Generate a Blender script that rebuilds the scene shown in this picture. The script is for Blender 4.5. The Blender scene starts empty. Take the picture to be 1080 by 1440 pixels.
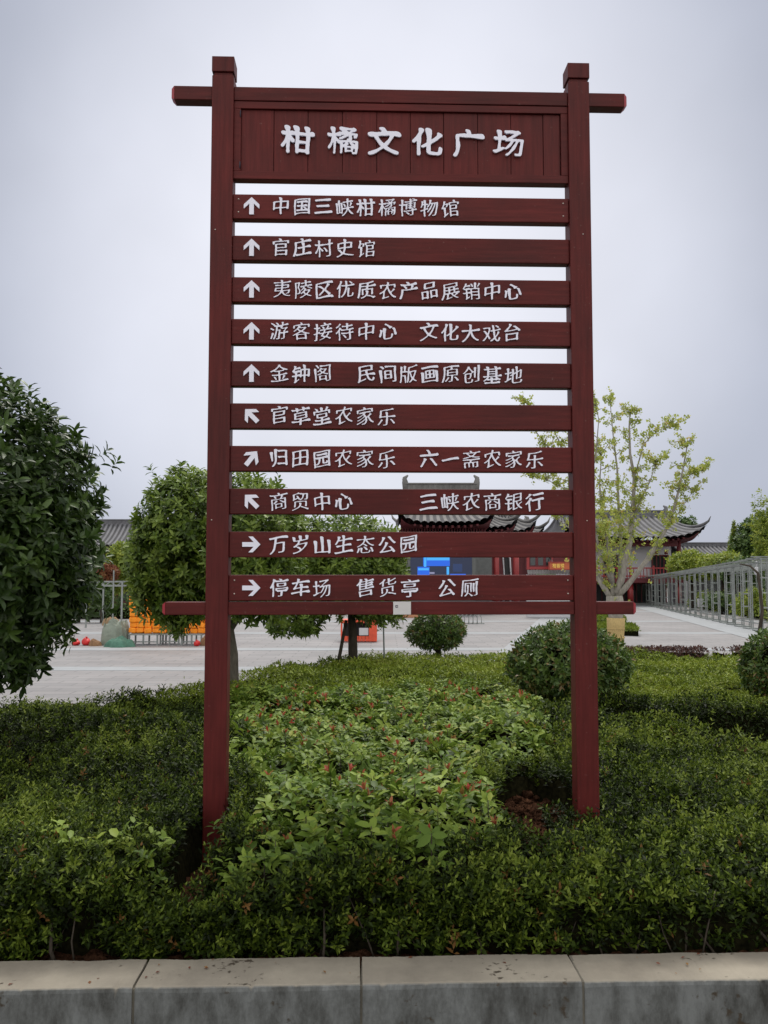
import bpy, bmesh, math, random
import numpy as np
from mathutils import Vector, Matrix, Euler

S = bpy.context.scene
COL = S.collection
rad = math.radians

# ------------------------------------------------------------------ camera
CZ = 1.55
F_PX = 1220.0
TILT = math.atan(92.0 / F_PX)
cd = bpy.data.cameras.new("camera")
cd.sensor_fit = 'VERTICAL'
cd.sensor_height = 36.0
cd.lens = 36.0 * F_PX / 1440.0
cd.clip_start = 0.05
cd.clip_end = 3000
cam = bpy.data.objects.new("camera", cd)
COL.objects.link(cam)
cam.location = (0, 0, CZ)
cam.rotation_euler = (math.pi / 2 + TILT, 0, 0)
S.camera = cam

# ------------------------------------------------------------------ world and sun
SUN_EL, SUN_AZ = 62.0, 8.0            # a veiled sun ahead of the camera, high behind the cloud
w = bpy.data.worlds.new("World")
S.world = w
w.use_nodes = True
nt = w.node_tree
nt.nodes.clear()
N = nt.nodes.new
out = N('ShaderNodeOutputWorld')
bg = N('ShaderNodeBackground')
bg.inputs['Strength'].default_value = 0.1
sky = N('ShaderNodeTexSky')
sky.sky_type = 'NISHITA'
sky.sun_disc = False
sky.sun_elevation = rad(SUN_EL)
sky.sun_rotation = rad(SUN_AZ)
tc = N('ShaderNodeTexCoord')
nrm = N('ShaderNodeVectorMath'); nrm.operation = 'NORMALIZE'
dot = N('ShaderNodeVectorMath'); dot.operation = 'DOT_PRODUCT'
ge = rad(20.0)
dot.inputs[1].default_value = (0.0, math.cos(ge), math.sin(ge))
mr = N('ShaderNodeMapRange')
mr.inputs['From Min'].default_value = -1.0
mr.inputs['From Max'].default_value = 1.0
ramp = N('ShaderNodeValToRGB')
els = ramp.color_ramp.elements
els[0].position = 0.0; els[0].color = (0.72, 0.71, 0.68, 1)
els[1].position = 1.0; els[1].color = (0.465, 0.47, 0.51, 1)
for p, c in ((0.5, (0.60, 0.595, 0.58)), (0.80, (0.36, 0.365, 0.38)), (0.925, (0.205, 0.218, 0.268)), (0.955, (0.255, 0.27, 0.318)), (0.982, (0.385, 0.395, 0.44))):
    e = els.new(p); e.color = (*c, 1)
cn = N('ShaderNodeTexNoise')
cn.inputs['Scale'].default_value = 3.0
cn.inputs['Detail'].default_value = 4.0
cm = N('ShaderNodeMapRange')
cm.inputs['To Min'].default_value = 15.8
cm.inputs['To Max'].default_value = 23.6
sc = N('ShaderNodeVectorMath'); sc.operation = 'SCALE'
mix = N('ShaderNodeMix'); mix.data_type = 'RGBA'
mix.inputs['Factor'].default_value = 0.96      # thick cloud lets little of the blue sky through
L = nt.links.new
L(tc.outputs['Generated'], nrm.inputs[0])
L(nrm.outputs[0], dot.inputs[0])
L(dot.outputs['Value'], mr.inputs['Value'])
L(mr.outputs['Result'], ramp.inputs['Fac'])
L(nrm.outputs[0], cn.inputs['Vector'])
L(cn.outputs['Fac'], cm.inputs['Value'])
L(ramp.outputs['Color'], sc.inputs[0])
L(cm.outputs['Result'], sc.inputs['Scale'])
L(sky.outputs['Color'], mix.inputs[6])
L(sc.outputs[0], mix.inputs[7])
L(mix.outputs[2], bg.inputs['Color'])
L(bg.outputs[0], out.inputs['Surface'])

sl = bpy.data.lights.new("sun", 'SUN')
sl.energy = 3.0
sl.angle = rad(25)
sl.color = (1.0, 0.96, 0.88)
so = bpy.data.objects.new("sun", sl)
COL.objects.link(so)
sd = Vector((math.sin(rad(SUN_AZ)) * math.cos(rad(SUN_EL)), math.cos(rad(SUN_AZ)) * math.cos(rad(SUN_EL)), math.sin(rad(SUN_EL))))
so.rotation_euler = sd.to_track_quat('Z', 'Y').to_euler()
so.location = (0, 30, 40)

vs = S.view_settings
vs.view_transform = 'Standard'
vs.look = 'None'
vs.exposure = 0.0
vs.gamma = 1.0
vs.use_curve_mapping = False

# ------------------------------------------------------------------ helpers
def at(px, py, Y):
    """point on the viewing ray of a photo pixel at distance Y"""
    d = Vector(((px - 540) / F_PX, math.cos(TILT) - math.sin(TILT) * (720 - py) / F_PX, math.sin(TILT) + math.cos(TILT) * (720 - py) / F_PX))
    return Vector((0, 0, CZ)) + d * (Y / d.y)

def tag(o, label=None, cat=None, group=None, kind=None):
    if label: o['label'] = label
    if cat: o['category'] = cat
    if group: o['group'] = group
    if kind: o['kind'] = kind
    return o

def empty(name, loc=(0, 0, 0), rot=(0, 0, 0)):
    o = bpy.data.objects.new(name, None)
    o.empty_display_size = 0.2
    COL.objects.link(o)
    o.location = loc
    o.rotation_euler = rot
    return o

def copy_tree(o, parent=None):
    c = o.copy()
    COL.objects.link(c)
    if parent: c.parent = parent
    for ch in list(o.children):
        copy_tree(ch, c)
    return c

class MB:
    """collects shapes for one mesh"""
    def __init__(s):
        s.v = []; s.f = []; s.m = []; s.s = []
    def add(s, vs, fs, m=0, sm=False):
        b = len(s.v)
        s.v.extend([tuple(p) for p in vs])
        for f in fs:
            s.f.append([b + i for i in f]); s.m.append(m); s.s.append(sm)
    def box(s, x0, x1, y0, y1, z0, z1, m=0):
        v = [(x0, y0, z0), (x1, y0, z0), (x1, y1, z0), (x0, y1, z0), (x0, y0, z1), (x1, y0, z1), (x1, y1, z1), (x0, y1, z1)]
        s.add(v, [(0, 3, 2, 1), (4, 5, 6, 7), (0, 1, 5, 4), (1, 2, 6, 5), (2, 3, 7, 6), (3, 0, 4, 7)], m)
    def bar(s, a, b, w, d=None, m=0):
        """square bar from a to b"""
        a = Vector(a); b = Vector(b); d = d or w
        t = (b - a).normalized()
        u = t.cross(Vector((0, 0, 1)))
        if u.length < 1e-3: u = Vector((1, 0, 0))
        u.normalize(); n = u.cross(t)
        v = []
        for p in (a, b):
            for i, j in ((-1, -1), (1, -1), (1, 1), (-1, 1)):
                v.append(p + u * (i * w / 2) + n * (j * d / 2))
        s.add(v, [(0, 3, 2, 1), (4, 5, 6, 7), (0, 1, 5, 4), (1, 2, 6, 5), (2, 3, 7, 6), (3, 0, 4, 7)], m)
    def tube(s, pts, rs, n=8, m=0):
        pts = [Vector(p) for p in pts]
        k = len(pts); v = []; f = []
        u = None
        for i, p in enumerate(pts):
            t = (pts[min(i + 1, k - 1)] - pts[max(i - 1, 0)]).normalized()
            if u is None:
                u = t.cross(Vector((0.3, 1, 0.1))); u.normalize()
            else:
                u = (u - t * u.dot(t)).normalized()
            q = t.cross(u)
            for j in range(n):
                a = 2 * math.pi * j / n
                v.append(p + (u * math.cos(a) + q * math.sin(a)) * rs[i])
        for i in range(k - 1):
            for j in range(n):
                f.append((i * n + j, i * n + (j + 1) % n, (i + 1) * n + (j + 1) % n, (i + 1) * n + j))
        f.append(tuple(range(n))[::-1]); f.append(tuple((k - 1) * n + j for j in range(n)))
        s.add(v, f, m, True)
    def grid(s, fn, nu, nv, m=0, sm=True):
        v = [fn(i / nu, j / nv) for j in range(nv + 1) for i in range(nu + 1)]
        f = [(j * (nu + 1) + i, j * (nu + 1) + i + 1, (j + 1) * (nu + 1) + i + 1, (j + 1) * (nu + 1) + i) for j in range(nv) for i in range(nu)]
        s.add(v, f, m, sm)
    def blob(s, c, r, seed=0, amp=0.15, nu=14, nv=9, m=0, flat=None):
        rnd = random.Random(seed)
        ph = [(rnd.uniform(0, 6.3), rnd.randint(1, 4), rnd.randint(1, 4)) for _ in range(5)]
        def fn(a, b):
            th = a * 2 * math.pi; f = (b - 0.5) * math.pi
            k = 1 + amp * sum(math.sin(p[1] * th + p[0]) * math.cos(p[2] * f + p[0] * 2) for p in ph) / 2
            z = math.sin(f) * r[2] * k
            if flat is not None: z = max(z, flat)
            return (c[0] + math.cos(th) * math.cos(f) * r[0] * k, c[1] + math.sin(th) * math.cos(f) * r[1] * k, c[2] + z)
        s.grid(fn, nu, nv, m)
    def build(s, name, mats, parent=None, bevel=0.0, loc=None):
        me = bpy.data.meshes.new(name)
        me.from_pydata(s.v, [], s.f)
        if not isinstance(mats, (list, tuple)): mats = [mats]
        for x in mats: me.materials.append(x)
        me.polygons.foreach_set('material_index', s.m)
        me.polygons.foreach_set('use_smooth', s.s)
        me.update()
        o = bpy.data.objects.new(name, me)
        COL.objects.link(o)
        if parent: o.parent = parent
        if loc is not None: o.location = loc
        if bevel:
            b = o.modifiers.new('bevel', 'BEVEL')
            b.width = bevel; b.segments = 2; b.limit_method = 'ANGLE'; b.angle_limit = rad(40)
        return o

def mat(name, col, rough=0.6, spec=0.5, var=0.25, scale=8.0, stretch=(1, 1, 1), bump=0.0, metal=0.0, col2=None, detail=5.0, bscale=None, dist=0.02):
    m = bpy.data.materials.new(name)
    m.use_nodes = True
    nt = m.node_tree
    p = nt.nodes['Principled BSDF']
    p.inputs['Roughness'].default_value = rough
    p.inputs['Specular IOR Level'].default_value = spec
    p.inputs['Metallic'].default_value = metal
    tc = nt.nodes.new('ShaderNodeTexCoord')
    mp = nt.nodes.new('ShaderNodeMapping')
    mp.inputs['Scale'].default_value = stretch
    nz = nt.nodes.new('ShaderNodeTexNoise')
    nz.inputs['Scale'].default_value = scale
    nz.inputs['Detail'].default_value = detail
    nz.inputs['Roughness'].default_value = 0.6
    rp = nt.nodes.new('ShaderNodeValToRGB')
    c2 = col2 if col2 else tuple(min(1, c * (1 + var)) for c in col)
    c1 = col if col2 else tuple(c * (1 - var) for c in col)
    rp.color_ramp.elements[0].position = 0.3; rp.color_ramp.elements[0].color = (*c1, 1)
    rp.color_ramp.elements[1].position = 0.7; rp.color_ramp.elements[1].color = (*c2, 1)
    l = nt.links.new
    l(tc.outputs['Object'], mp.inputs['Vector'])
    l(mp.outputs[0], nz.inputs['Vector'])
    l(nz.outputs['Fac'], rp.inputs['Fac'])
    l(rp.outputs['Color'], p.inputs['Base Color'])
    if bump:
        nb = nt.nodes.new('ShaderNodeTexNoise')
        nb.inputs['Scale'].default_value = bscale or scale * 3
        nb.inputs['Detail'].default_value = 6
        bp = nt.nodes.new('ShaderNodeBump')
        bp.inputs['Strength'].default_value = bump
        bp.inputs['Distance'].default_value = dist
        l(mp.outputs[0], nb.inputs['Vector'])
        l(nb.outputs['Fac'], bp.inputs['Height'])
        l(bp.outputs[0], p.inputs['Normal'])
    return m

def leaf_mat(name, stops, rough=0.42, spec=0.5, trans=0.25):
    """colour from the per-leaf value 'tint'"""
    m = bpy.data.materials.new(name)
    m.use_nodes = True
    nt = m.node_tree
    p = nt.nodes['Principled BSDF']
    p.inputs['Roughness'].default_value = rough
    p.inputs['Specular IOR Level'].default_value = spec
    a = nt.nodes.new('ShaderNodeAttribute'); a.attribute_name = 'tint'
    r = nt.nodes.new('ShaderNodeValToRGB')
    e = r.color_ramp.elements
    e[0].position = stops[0][0]; e[0].color = (*stops[0][1], 1)
    e[1].position = stops[-1][0]; e[1].color = (*stops[-1][1], 1)
    for q, c in stops[1:-1]:
        x = e.new(q); x.color = (*c, 1)
    tr = nt.nodes.new('ShaderNodeBsdfTranslucent')
    mx = nt.nodes.new('ShaderNodeMixShader'); mx.inputs[0].default_value = trans
    l = nt.links.new
    l(a.outputs['Fac'], r.inputs['Fac'])
    l(r.outputs['Color'], p.inputs['Base Color'])
    l(r.outputs['Color'], tr.inputs['Color'])
    l(p.outputs[0], mx.inputs[1]); l(tr.outputs[0], mx.inputs[2])
    l(mx.outputs[0], nt.nodes['Material Output'].inputs['Surface'])
    return m

# leaf templates: (across, along, lift), faces
LEAF_S = (np.array([(0, 0, 0), (-.5, .45, .06), (0, .48, -.03), (.5, .45, .06), (0, 1, -.06)]), [(0, 2, 1), (0, 3, 2), (1, 2, 4), (2, 3, 4)])
LEAF_L = (np.array([(0, 0, 0), (-.42, .3, .06), (0, .3, 0), (.42, .3, .06), (-.40, .68, .03), (0, .68, -.04), (.40, .68, .03), (0, 1, -.14)]),
          [(0, 2, 1), (0, 3, 2), (1, 2, 5), (1, 5, 4), (2, 3, 6), (2, 6, 5), (4, 5, 7), (5, 6, 7)])
LEAF_F = (np.array([(0, 0, 0), (-.5, .8, .05), (0, .9, -.05), (.5, .8, .05)]), [(0, 2, 1), (0, 3, 2)])

def unit(a):
    return a / np.maximum(np.linalg.norm(a, axis=1, keepdims=True), 1e-9)

def leaf_mesh(name, P, D, Nn, Ls, Ws, tint, tmpl, mats, parent=None, extra=None, origin=(0, 0, 0)):
    """one mesh of many leaves; extra = MB with more geometry (material index 1)"""
    T, F = tmpl
    P = np.asarray(P, float) - np.array(origin); D = unit(np.asarray(D, float))
    B = unit(np.cross(D, Nn)); Nn = np.cross(B, D)
    k = len(T); n = len(P)
    V = (P[:, None, :] + D[:, None, :] * (T[None, :, 1:2] * Ls[:, None, None]) + B[:, None, :] * (T[None, :, 0:1] * Ws[:, None, None])
         + Nn[:, None, :] * (T[None, :, 2:3] * Ls[:, None, None])).reshape(-1, 3)
    Fa = np.array(F)
    idx = (np.arange(n)[:, None, None] * k + Fa[None]).reshape(-1, 3)
    tv = np.repeat(tint, k)
    mi = np.zeros(len(idx), np.int32)
    if extra is not None and extra.v:
        ev = np.array(extra.v) - np.array(origin)
        tris = []
        for f in extra.f:
            for i in range(1, len(f) - 1): tris.append((f[0], f[i], f[i + 1]))
        idx = np.vstack([idx, np.array(tris) + len(V)])
        mi = np.concatenate([mi, np.ones(len(tris), np.int32)])
        V = np.vstack([V, ev]); tv = np.concatenate([tv, np.zeros(len(ev))])
    me = bpy.data.meshes.new(name)
    me.vertices.add(len(V)); me.vertices.foreach_set('co', V.astype(np.float32).ravel())
    me.loops.add(idx.size); me.loops.foreach_set('vertex_index', idx.astype(np.int32).ravel())
    me.polygons.add(len(idx)); me.polygons.foreach_set('loop_start', np.arange(0, idx.size, 3, dtype=np.int32))
    me.polygons.foreach_set('material_index', mi)
    for m in mats: me.materials.append(m)
    at_ = me.attributes.new('tint', 'FLOAT', 'POINT'); at_.data.foreach_set('value', tv.astype(np.float32))
    me.polygons.foreach_set('use_smooth', np.ones(len(idx), dtype=bool))
    me.update(); me.validate()
    o = bpy.data.objects.new(name, me)
    COL.objects.link(o)
    if parent: o.parent = parent
    return o

def vnoise(x, y, seed=0):
    x = np.asarray(x, float); y = np.asarray(y, float)
    xi = np.floor(x).astype(np.int64); yi = np.floor(y).astype(np.int64)
    fx = x - xi; fy = y - yi
    fx = fx * fx * (3 - 2 * fx); fy = fy * fy * (3 - 2 * fy)
    def h(a, b):
        n = (a * 374761393 + b * 668265263 + seed * 974711) & 0x7fffffff
        n = ((n ^ (n >> 13)) * 1274126177) & 0x7fffffff
        return ((n ^ (n >> 16)) & 0xffff) / 65535.0
    return (h(xi, yi) * (1 - fx) + h(xi + 1, yi) * fx) * (1 - fy) + (h(xi, yi + 1) * (1 - fx) + h(xi + 1, yi + 1) * fx) * fy

def in_poly(x, y, poly):
    c = np.zeros(x.shape, bool)
    n = len(poly)
    for i in range(n):
        x0, y0 = poly[i]; x1, y1 = poly[(i + 1) % n]
        if y0 == y1: continue
        c ^= ((y0 > y) != (y1 > y)) & (x < (x1 - x0) * (y - y0) / (y1 - y0) + x0)
    return c

# ------------------------------------------------------------------ materials
M = {}
def paint_wood(name, stretch):
    m = mat(name, (0.066, 0.0076, 0.0072), rough=0.5, spec=0.22, scale=2.2, stretch=stretch, bump=0.12, col2=(0.112, 0.0148, 0.0135), detail=8, bscale=9, dist=0.004)
    nt = m.node_tree; l = nt.links.new
    p = nt.nodes['Principled BSDF']
    base = p.inputs['Base Color'].links[0].from_socket
    tc = nt.nodes.new('ShaderNodeTexCoord'); oi = nt.nodes.new('ShaderNodeObjectInfo')
    va = nt.nodes.new('ShaderNodeVectorMath'); va.operation = 'ADD'
    l(tc.outputs['Object'], va.inputs[0]); l(oi.outputs['Location'], va.inputs[1])
    big = nt.nodes.new('ShaderNodeTexNoise'); big.inputs['Scale'].default_value = 3.1; big.inputs['Detail'].default_value = 7
    l(va.outputs[0], big.inputs['Vector'])
    f = nt.nodes.new('ShaderNodeMapRange'); f.inputs['From Min'].default_value = 0.3; f.inputs['From Max'].default_value = 0.7; f.inputs['To Min'].default_value = 0.80; f.inputs['To Max'].default_value = 1.22
    l(big.outputs['Fac'], f.inputs['Value'])
    rn = nt.nodes.new('ShaderNodeMapRange'); rn.inputs['To Min'].default_value = 0.88; rn.inputs['To Max'].default_value = 1.12
    l(oi.outputs['Random'], rn.inputs['Value'])
    mu = nt.nodes.new('ShaderNodeMath'); mu.operation = 'MULTIPLY'
    l(f.outputs['Result'], mu.inputs[0]); l(rn.outputs['Result'], mu.inputs[1])
    sc = nt.nodes.new('ShaderNodeVectorMath'); sc.operation = 'SCALE'
    l(base, sc.inputs[0]); l(mu.outputs[0], sc.inputs['Scale'])
    # thin dusty scuffs
    sf = nt.nodes.new('ShaderNodeTexNoise'); sf.inputs['Scale'].default_value = 60; sf.inputs['Detail'].default_value = 3
    l(va.outputs[0], sf.inputs['Vector'])
    sr = nt.nodes.new('ShaderNodeMapRange'); sr.inputs['From Min'].default_value = 0.68; sr.inputs['From Max'].default_value = 0.80; sr.inputs['To Max'].default_value = 0.35
    l(sf.outputs['Fac'], sr.inputs['Value'])
    mx = nt.nodes.new('ShaderNodeMix'); mx.data_type = 'RGBA'; mx.inputs[7].default_value = (0.24, 0.17, 0.15, 1)
    l(sr.outputs['Result'], mx.inputs['Factor']); l(sc.outputs[0], mx.inputs[6])
    l(mx.outputs[2], p.inputs['Base Color'])
    rr_ = nt.nodes.new('ShaderNodeMapRange'); rr_.inputs['To Min'].default_value = 0.40; rr_.inputs['To Max'].default_value = 0.66
    l(big.outputs['Fac'], rr_.inputs['Value']); l(rr_.outputs['Result'], p.inputs['Roughness'])
    return m
M['wood_x'] = paint_wood('red_paint_grain_along', (1.6, 14, 26))
M['wood_z'] = paint_wood('red_paint_grain_upright', (26, 14, 1.6))
M['wood_end'] = mat('red_end_paint', (0.30, 0.008, 0.022), rough=0.45, var=0.12)
M['white'] = mat('white_letter', (0.83, 0.82, 0.95), rough=0.5, var=0.03, scale=20)
M['steel'] = mat('screw_steel', (0.5, 0.42, 0.38), rough=0.35, metal=0.8, var=0.1)
M['plate'] = mat('plate_grey', (0.62, 0.60, 0.60), rough=0.35, var=0.06, metal=0.2)
M['ink'] = mat('plate_ink', (0.03, 0.03, 0.05), rough=0.6, var=0.1)
M['kerb_top'] = mat('kerb_concrete', (0.12, 0.11, 0.09), rough=0.85, spec=0.2, scale=6, bump=0.3, col2=(0.19, 0.175, 0.145), dist=0.004, bscale=60)
M['soil'] = mat('red_soil', (0.016, 0.009, 0.006), rough=0.98, spec=0.0, scale=26, bump=1.0, col2=(0.085, 0.040, 0.024), dist=0.04, bscale=34)
M['core'] = mat('hedge_twigs', (0.003, 0.003, 0.002), rough=1.0, spec=0.0, scale=45, col2=(0.016, 0.015, 0.007))  # near-black: shade inside the foliage is put into the twig colour
M['bark'] = mat('bark_dark', (0.055, 0.045, 0.035), rough=0.9, spec=0.2, scale=10, stretch=(3, 3, 0.7), var=0.35, bump=0.6)
M['bark_mid'] = mat('bark_grey_brown', (0.13, 0.115, 0.095), rough=0.9, spec=0.2, scale=10, stretch=(2, 2, 0.8), var=0.35, bump=0.5)
M['bark_pale'] = mat('bark_pale', (0.27, 0.25, 0.22), rough=0.9, spec=0.2, scale=9, stretch=(2, 2, 0.8), var=0.3, bump=0.5)
M['tile'] = mat('grey_roof_tile', (0.135, 0.135, 0.148), rough=0.8, spec=0.3, scale=1.5, var=0.3, bump=0.3)
M['tile_pale'] = mat('pale_roof_tile', (0.15, 0.146, 0.146), rough=0.8, spec=0.3, scale=1.5, var=0.3, bump=0.3)
M['tile_bed'] = mat('roof_tile_troughs', (0.052, 0.052, 0.058), rough=0.9, var=0.25, scale=2)
M['redwall'] = mat('red_timber', (0.10, 0.010, 0.015), rough=0.65, scale=1.2, stretch=(4, 4, 1), var=0.25)
M['redcol'] = mat('red_lacquer', (0.26, 0.022, 0.024), rough=0.45, var=0.12, scale=2)
M['whitewall'] = mat('white_plaster', (0.52, 0.52, 0.55), rough=0.9, var=0.07, scale=1.5)
M['greywall'] = mat('grey_panel', (0.10, 0.105, 0.105), rough=0.6, var=0.15)
M['dark'] = mat('dark_interior', (0.010, 0.010, 0.012), rough=0.5, var=0.3)
M['glass'] = mat('window_glass', (0.02, 0.025, 0.03), rough=0.12, spec=0.6, var=0.2)
M['galv'] = mat('galvanised_frame', (0.23, 0.25, 0.245), rough=0.5, metal=0.25, var=0.25, scale=3)
M['orange'] = mat('orange_cloth', (0.88, 0.27, 0.008), rough=0.7, var=0.15, scale=9)
M['tarp'] = mat('tarpaulin', (0.20, 0.23, 0.19), rough=0.6, var=0.2, scale=5, bump=0.5)
M['greencloth'] = mat('green_net', (0.06, 0.15, 0.11), rough=0.85, var=0.3, scale=9, bump=0.6)
M['redbag'] = mat('red_bag', (0.55, 0.02, 0.02), rough=0.5, var=0.2, scale=6)
M['sack'] = mat('brown_sack', (0.22, 0.12, 0.06), rough=0.9, var=0.25, scale=10, bump=0.4)
M['card'] = mat('cardboard', (0.28, 0.19, 0.11), rough=0.9, var=0.12)
M['booth'] = mat('orange_red_panel', (0.62, 0.075, 0.03), rough=0.5, var=0.12)
M['straw'] = mat('straw_wrap', (0.50, 0.37, 0.17), rough=0.95, spec=0.1, scale=20, stretch=(8, 8, 1), var=0.3, bump=0.6)
M['board'] = mat('orange_brown_board', (0.42, 0.09, 0.03), rough=0.5, var=0.12)
M['gold'] = mat('gold_letter', (0.80, 0.50, 0.10), rough=0.4, var=0.1)
M['brick'] = mat('terracotta', (0.42, 0.20, 0.11), rough=0.85, var=0.2)

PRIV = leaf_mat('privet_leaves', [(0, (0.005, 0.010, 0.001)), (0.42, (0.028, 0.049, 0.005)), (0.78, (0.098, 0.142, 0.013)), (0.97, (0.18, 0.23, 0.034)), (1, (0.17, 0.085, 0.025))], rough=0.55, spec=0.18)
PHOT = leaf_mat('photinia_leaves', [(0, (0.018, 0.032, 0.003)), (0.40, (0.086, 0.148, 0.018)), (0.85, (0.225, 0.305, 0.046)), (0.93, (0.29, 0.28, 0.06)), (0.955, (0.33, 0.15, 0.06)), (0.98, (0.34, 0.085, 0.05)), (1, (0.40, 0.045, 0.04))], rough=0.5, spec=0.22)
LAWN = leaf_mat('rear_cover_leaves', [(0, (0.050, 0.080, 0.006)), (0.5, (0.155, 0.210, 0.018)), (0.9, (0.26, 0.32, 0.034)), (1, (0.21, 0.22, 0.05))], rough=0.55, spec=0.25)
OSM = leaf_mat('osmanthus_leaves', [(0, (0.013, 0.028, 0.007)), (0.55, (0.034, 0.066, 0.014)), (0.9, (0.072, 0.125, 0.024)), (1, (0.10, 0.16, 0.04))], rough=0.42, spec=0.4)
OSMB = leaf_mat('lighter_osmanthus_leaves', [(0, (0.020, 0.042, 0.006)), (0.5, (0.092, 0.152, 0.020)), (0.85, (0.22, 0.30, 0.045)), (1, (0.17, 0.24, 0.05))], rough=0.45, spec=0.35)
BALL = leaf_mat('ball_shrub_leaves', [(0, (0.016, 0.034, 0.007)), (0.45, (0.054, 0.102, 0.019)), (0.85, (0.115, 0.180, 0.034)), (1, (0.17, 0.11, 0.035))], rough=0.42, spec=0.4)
GINK = leaf_mat('ginkgo_leaves', [(0, (0.17, 0.22, 0.04)), (0.5, (0.33, 0.39, 0.075)), (0.9, (0.46, 0.47, 0.11)), (1, (0.50, 0.38, 0.10))], rough=0.6, trans=0.45)
YELG = leaf_mat('yellow_green_leaves', [(0, (0.08, 0.13, 0.02)), (0.5, (0.20, 0.27, 0.035)), (1, (0.34, 0.38, 0.05))], rough=0.55, trans=0.35)
DRKG = leaf_mat('dark_green_leaves', [(0, (0.028, 0.060, 0.014)), (0.6, (0.065, 0.12, 0.026)), (1, (0.13, 0.20, 0.045))], rough=0.5)
MARO = leaf_mat('maroon_leaves', [(0, (0.030, 0.012, 0.010)), (0.6, (0.070, 0.026, 0.022)), (1, (0.13, 0.055, 0.035))], rough=0.55)
RUST = leaf_mat('rust_leaves', [(0, (0.10, 0.03, 0.02)), (0.6, (0.20, 0.06, 0.03)), (1, (0.26, 0.14, 0.04))], rough=0.55)

# kerb face: darker streaks running down the front
def kerb_material():
    m = mat('kerb_stone', (0.20, 0.178, 0.148), rough=0.85, spec=0.2, scale=3.5, bump=0.45, col2=(0.325, 0.292, 0.240), dist=0.004, bscale=60)
    nt = m.node_tree; l = nt.links.new
    p = nt.nodes['Principled BSDF']
    base = p.inputs['Base Color'].links[0].from_socket
    tc = nt.nodes.new('ShaderNodeTexCoord')
    mp = nt.nodes.new('ShaderNodeMapping'); mp.inputs['Scale'].default_value = (7, 3, 3.2)
    nz = nt.nodes.new('ShaderNodeTexNoise'); nz.inputs['Scale'].default_value = 1.3; nz.inputs['Detail'].default_value = 9; nz.inputs['Roughness'].default_value = 0.72
    r = nt.nodes.new('ShaderNodeValToRGB')
    r.color_ramp.elements[0].position = 0.32; r.color_ramp.elements[0].color = (0.040, 0.039, 0.035, 1)
    r.color_ramp.elements[1].position = 0.62; r.color_ramp.elements[1].color = (0.175, 0.182, 0.182, 1)
    sx = nt.nodes.new('ShaderNodeSeparateXYZ')
    geo = nt.nodes.new('ShaderNodeSeparateXYZ')
    l(tc.outputs['Object'], mp.inputs[0]); l(mp.outputs[0], nz.inputs['Vector']); l(nz.outputs['Fac'], r.inputs['Fac'])
    l(tc.outputs['Object'], geo.inputs[0])
    mr = nt.nodes.new('ShaderNodeMapRange')       # the darker streaky colour is on the front side of the stone only
    mr.inputs['From Min'].default_value = 0.004; mr.inputs['From Max'].default_value = 0.012
    l(geo.outputs['Y'], mr.inputs['Value'])
    mx = nt.nodes.new('ShaderNodeMix'); mx.data_type = 'RGBA'
    l(mr.outputs['Result'], mx.inputs['Factor']); l(r.outputs['Color'], mx.inputs[6]); l(base, mx.inputs[7])
    # lichen specks and rusty blotches
    n2 = nt.nodes.new('ShaderNodeTexNoise'); n2.inputs['Scale'].default_value = 34; n2.inputs['Detail'].default_value = 4
    n3 = nt.nodes.new('ShaderNodeTexNoise'); n3.inputs['Scale'].default_value = 4.5; n3.inputs['Detail'].default_value = 3
    ad = nt.nodes.new('ShaderNodeMath'); ad.operation = 'MULTIPLY'
    r2 = nt.nodes.new('ShaderNodeMapRange'); r2.inputs['From Min'].default_value = 0.36; r2.inputs['From Max'].default_value = 0.42
    oi = nt.nodes.new('ShaderNodeObjectInfo')
    va = nt.nodes.new('ShaderNodeVectorMath'); va.operation = 'ADD'
    l(tc.outputs['Object'], va.inputs[0]); l(oi.outputs['Location'], va.inputs[1])
    l(va.outputs[0], n2.inputs['Vector']); l(va.outputs[0], n3.inputs['Vector'])
    l(n2.outputs['Fac'], ad.inputs[0]); l(n3.outputs['Fac'], ad.inputs[1]); l(ad.outputs[0], r2.inputs['Value'])
    m2 = nt.nodes.new('ShaderNodeMix'); m2.data_type = 'RGBA'; m2.inputs[7].default_value = (0.06, 0.048, 0.036, 1)
    l(r2.outputs['Result'], m2.inputs['Factor']); l(mx.outputs[2], m2.inputs[6])
    l(m2.outputs[2], p.inputs['Base Color'])
    va2 = nt.nodes.new('ShaderNodeVectorMath'); va2.operation = 'ADD'
    l(tc.outputs['Object'], va2.inputs[0]); l(oi.outputs['Location'], va2.inputs[1]); l(va2.outputs[0], mp.inputs[0])
    return m
M['kerb'] = kerb_material()

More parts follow.
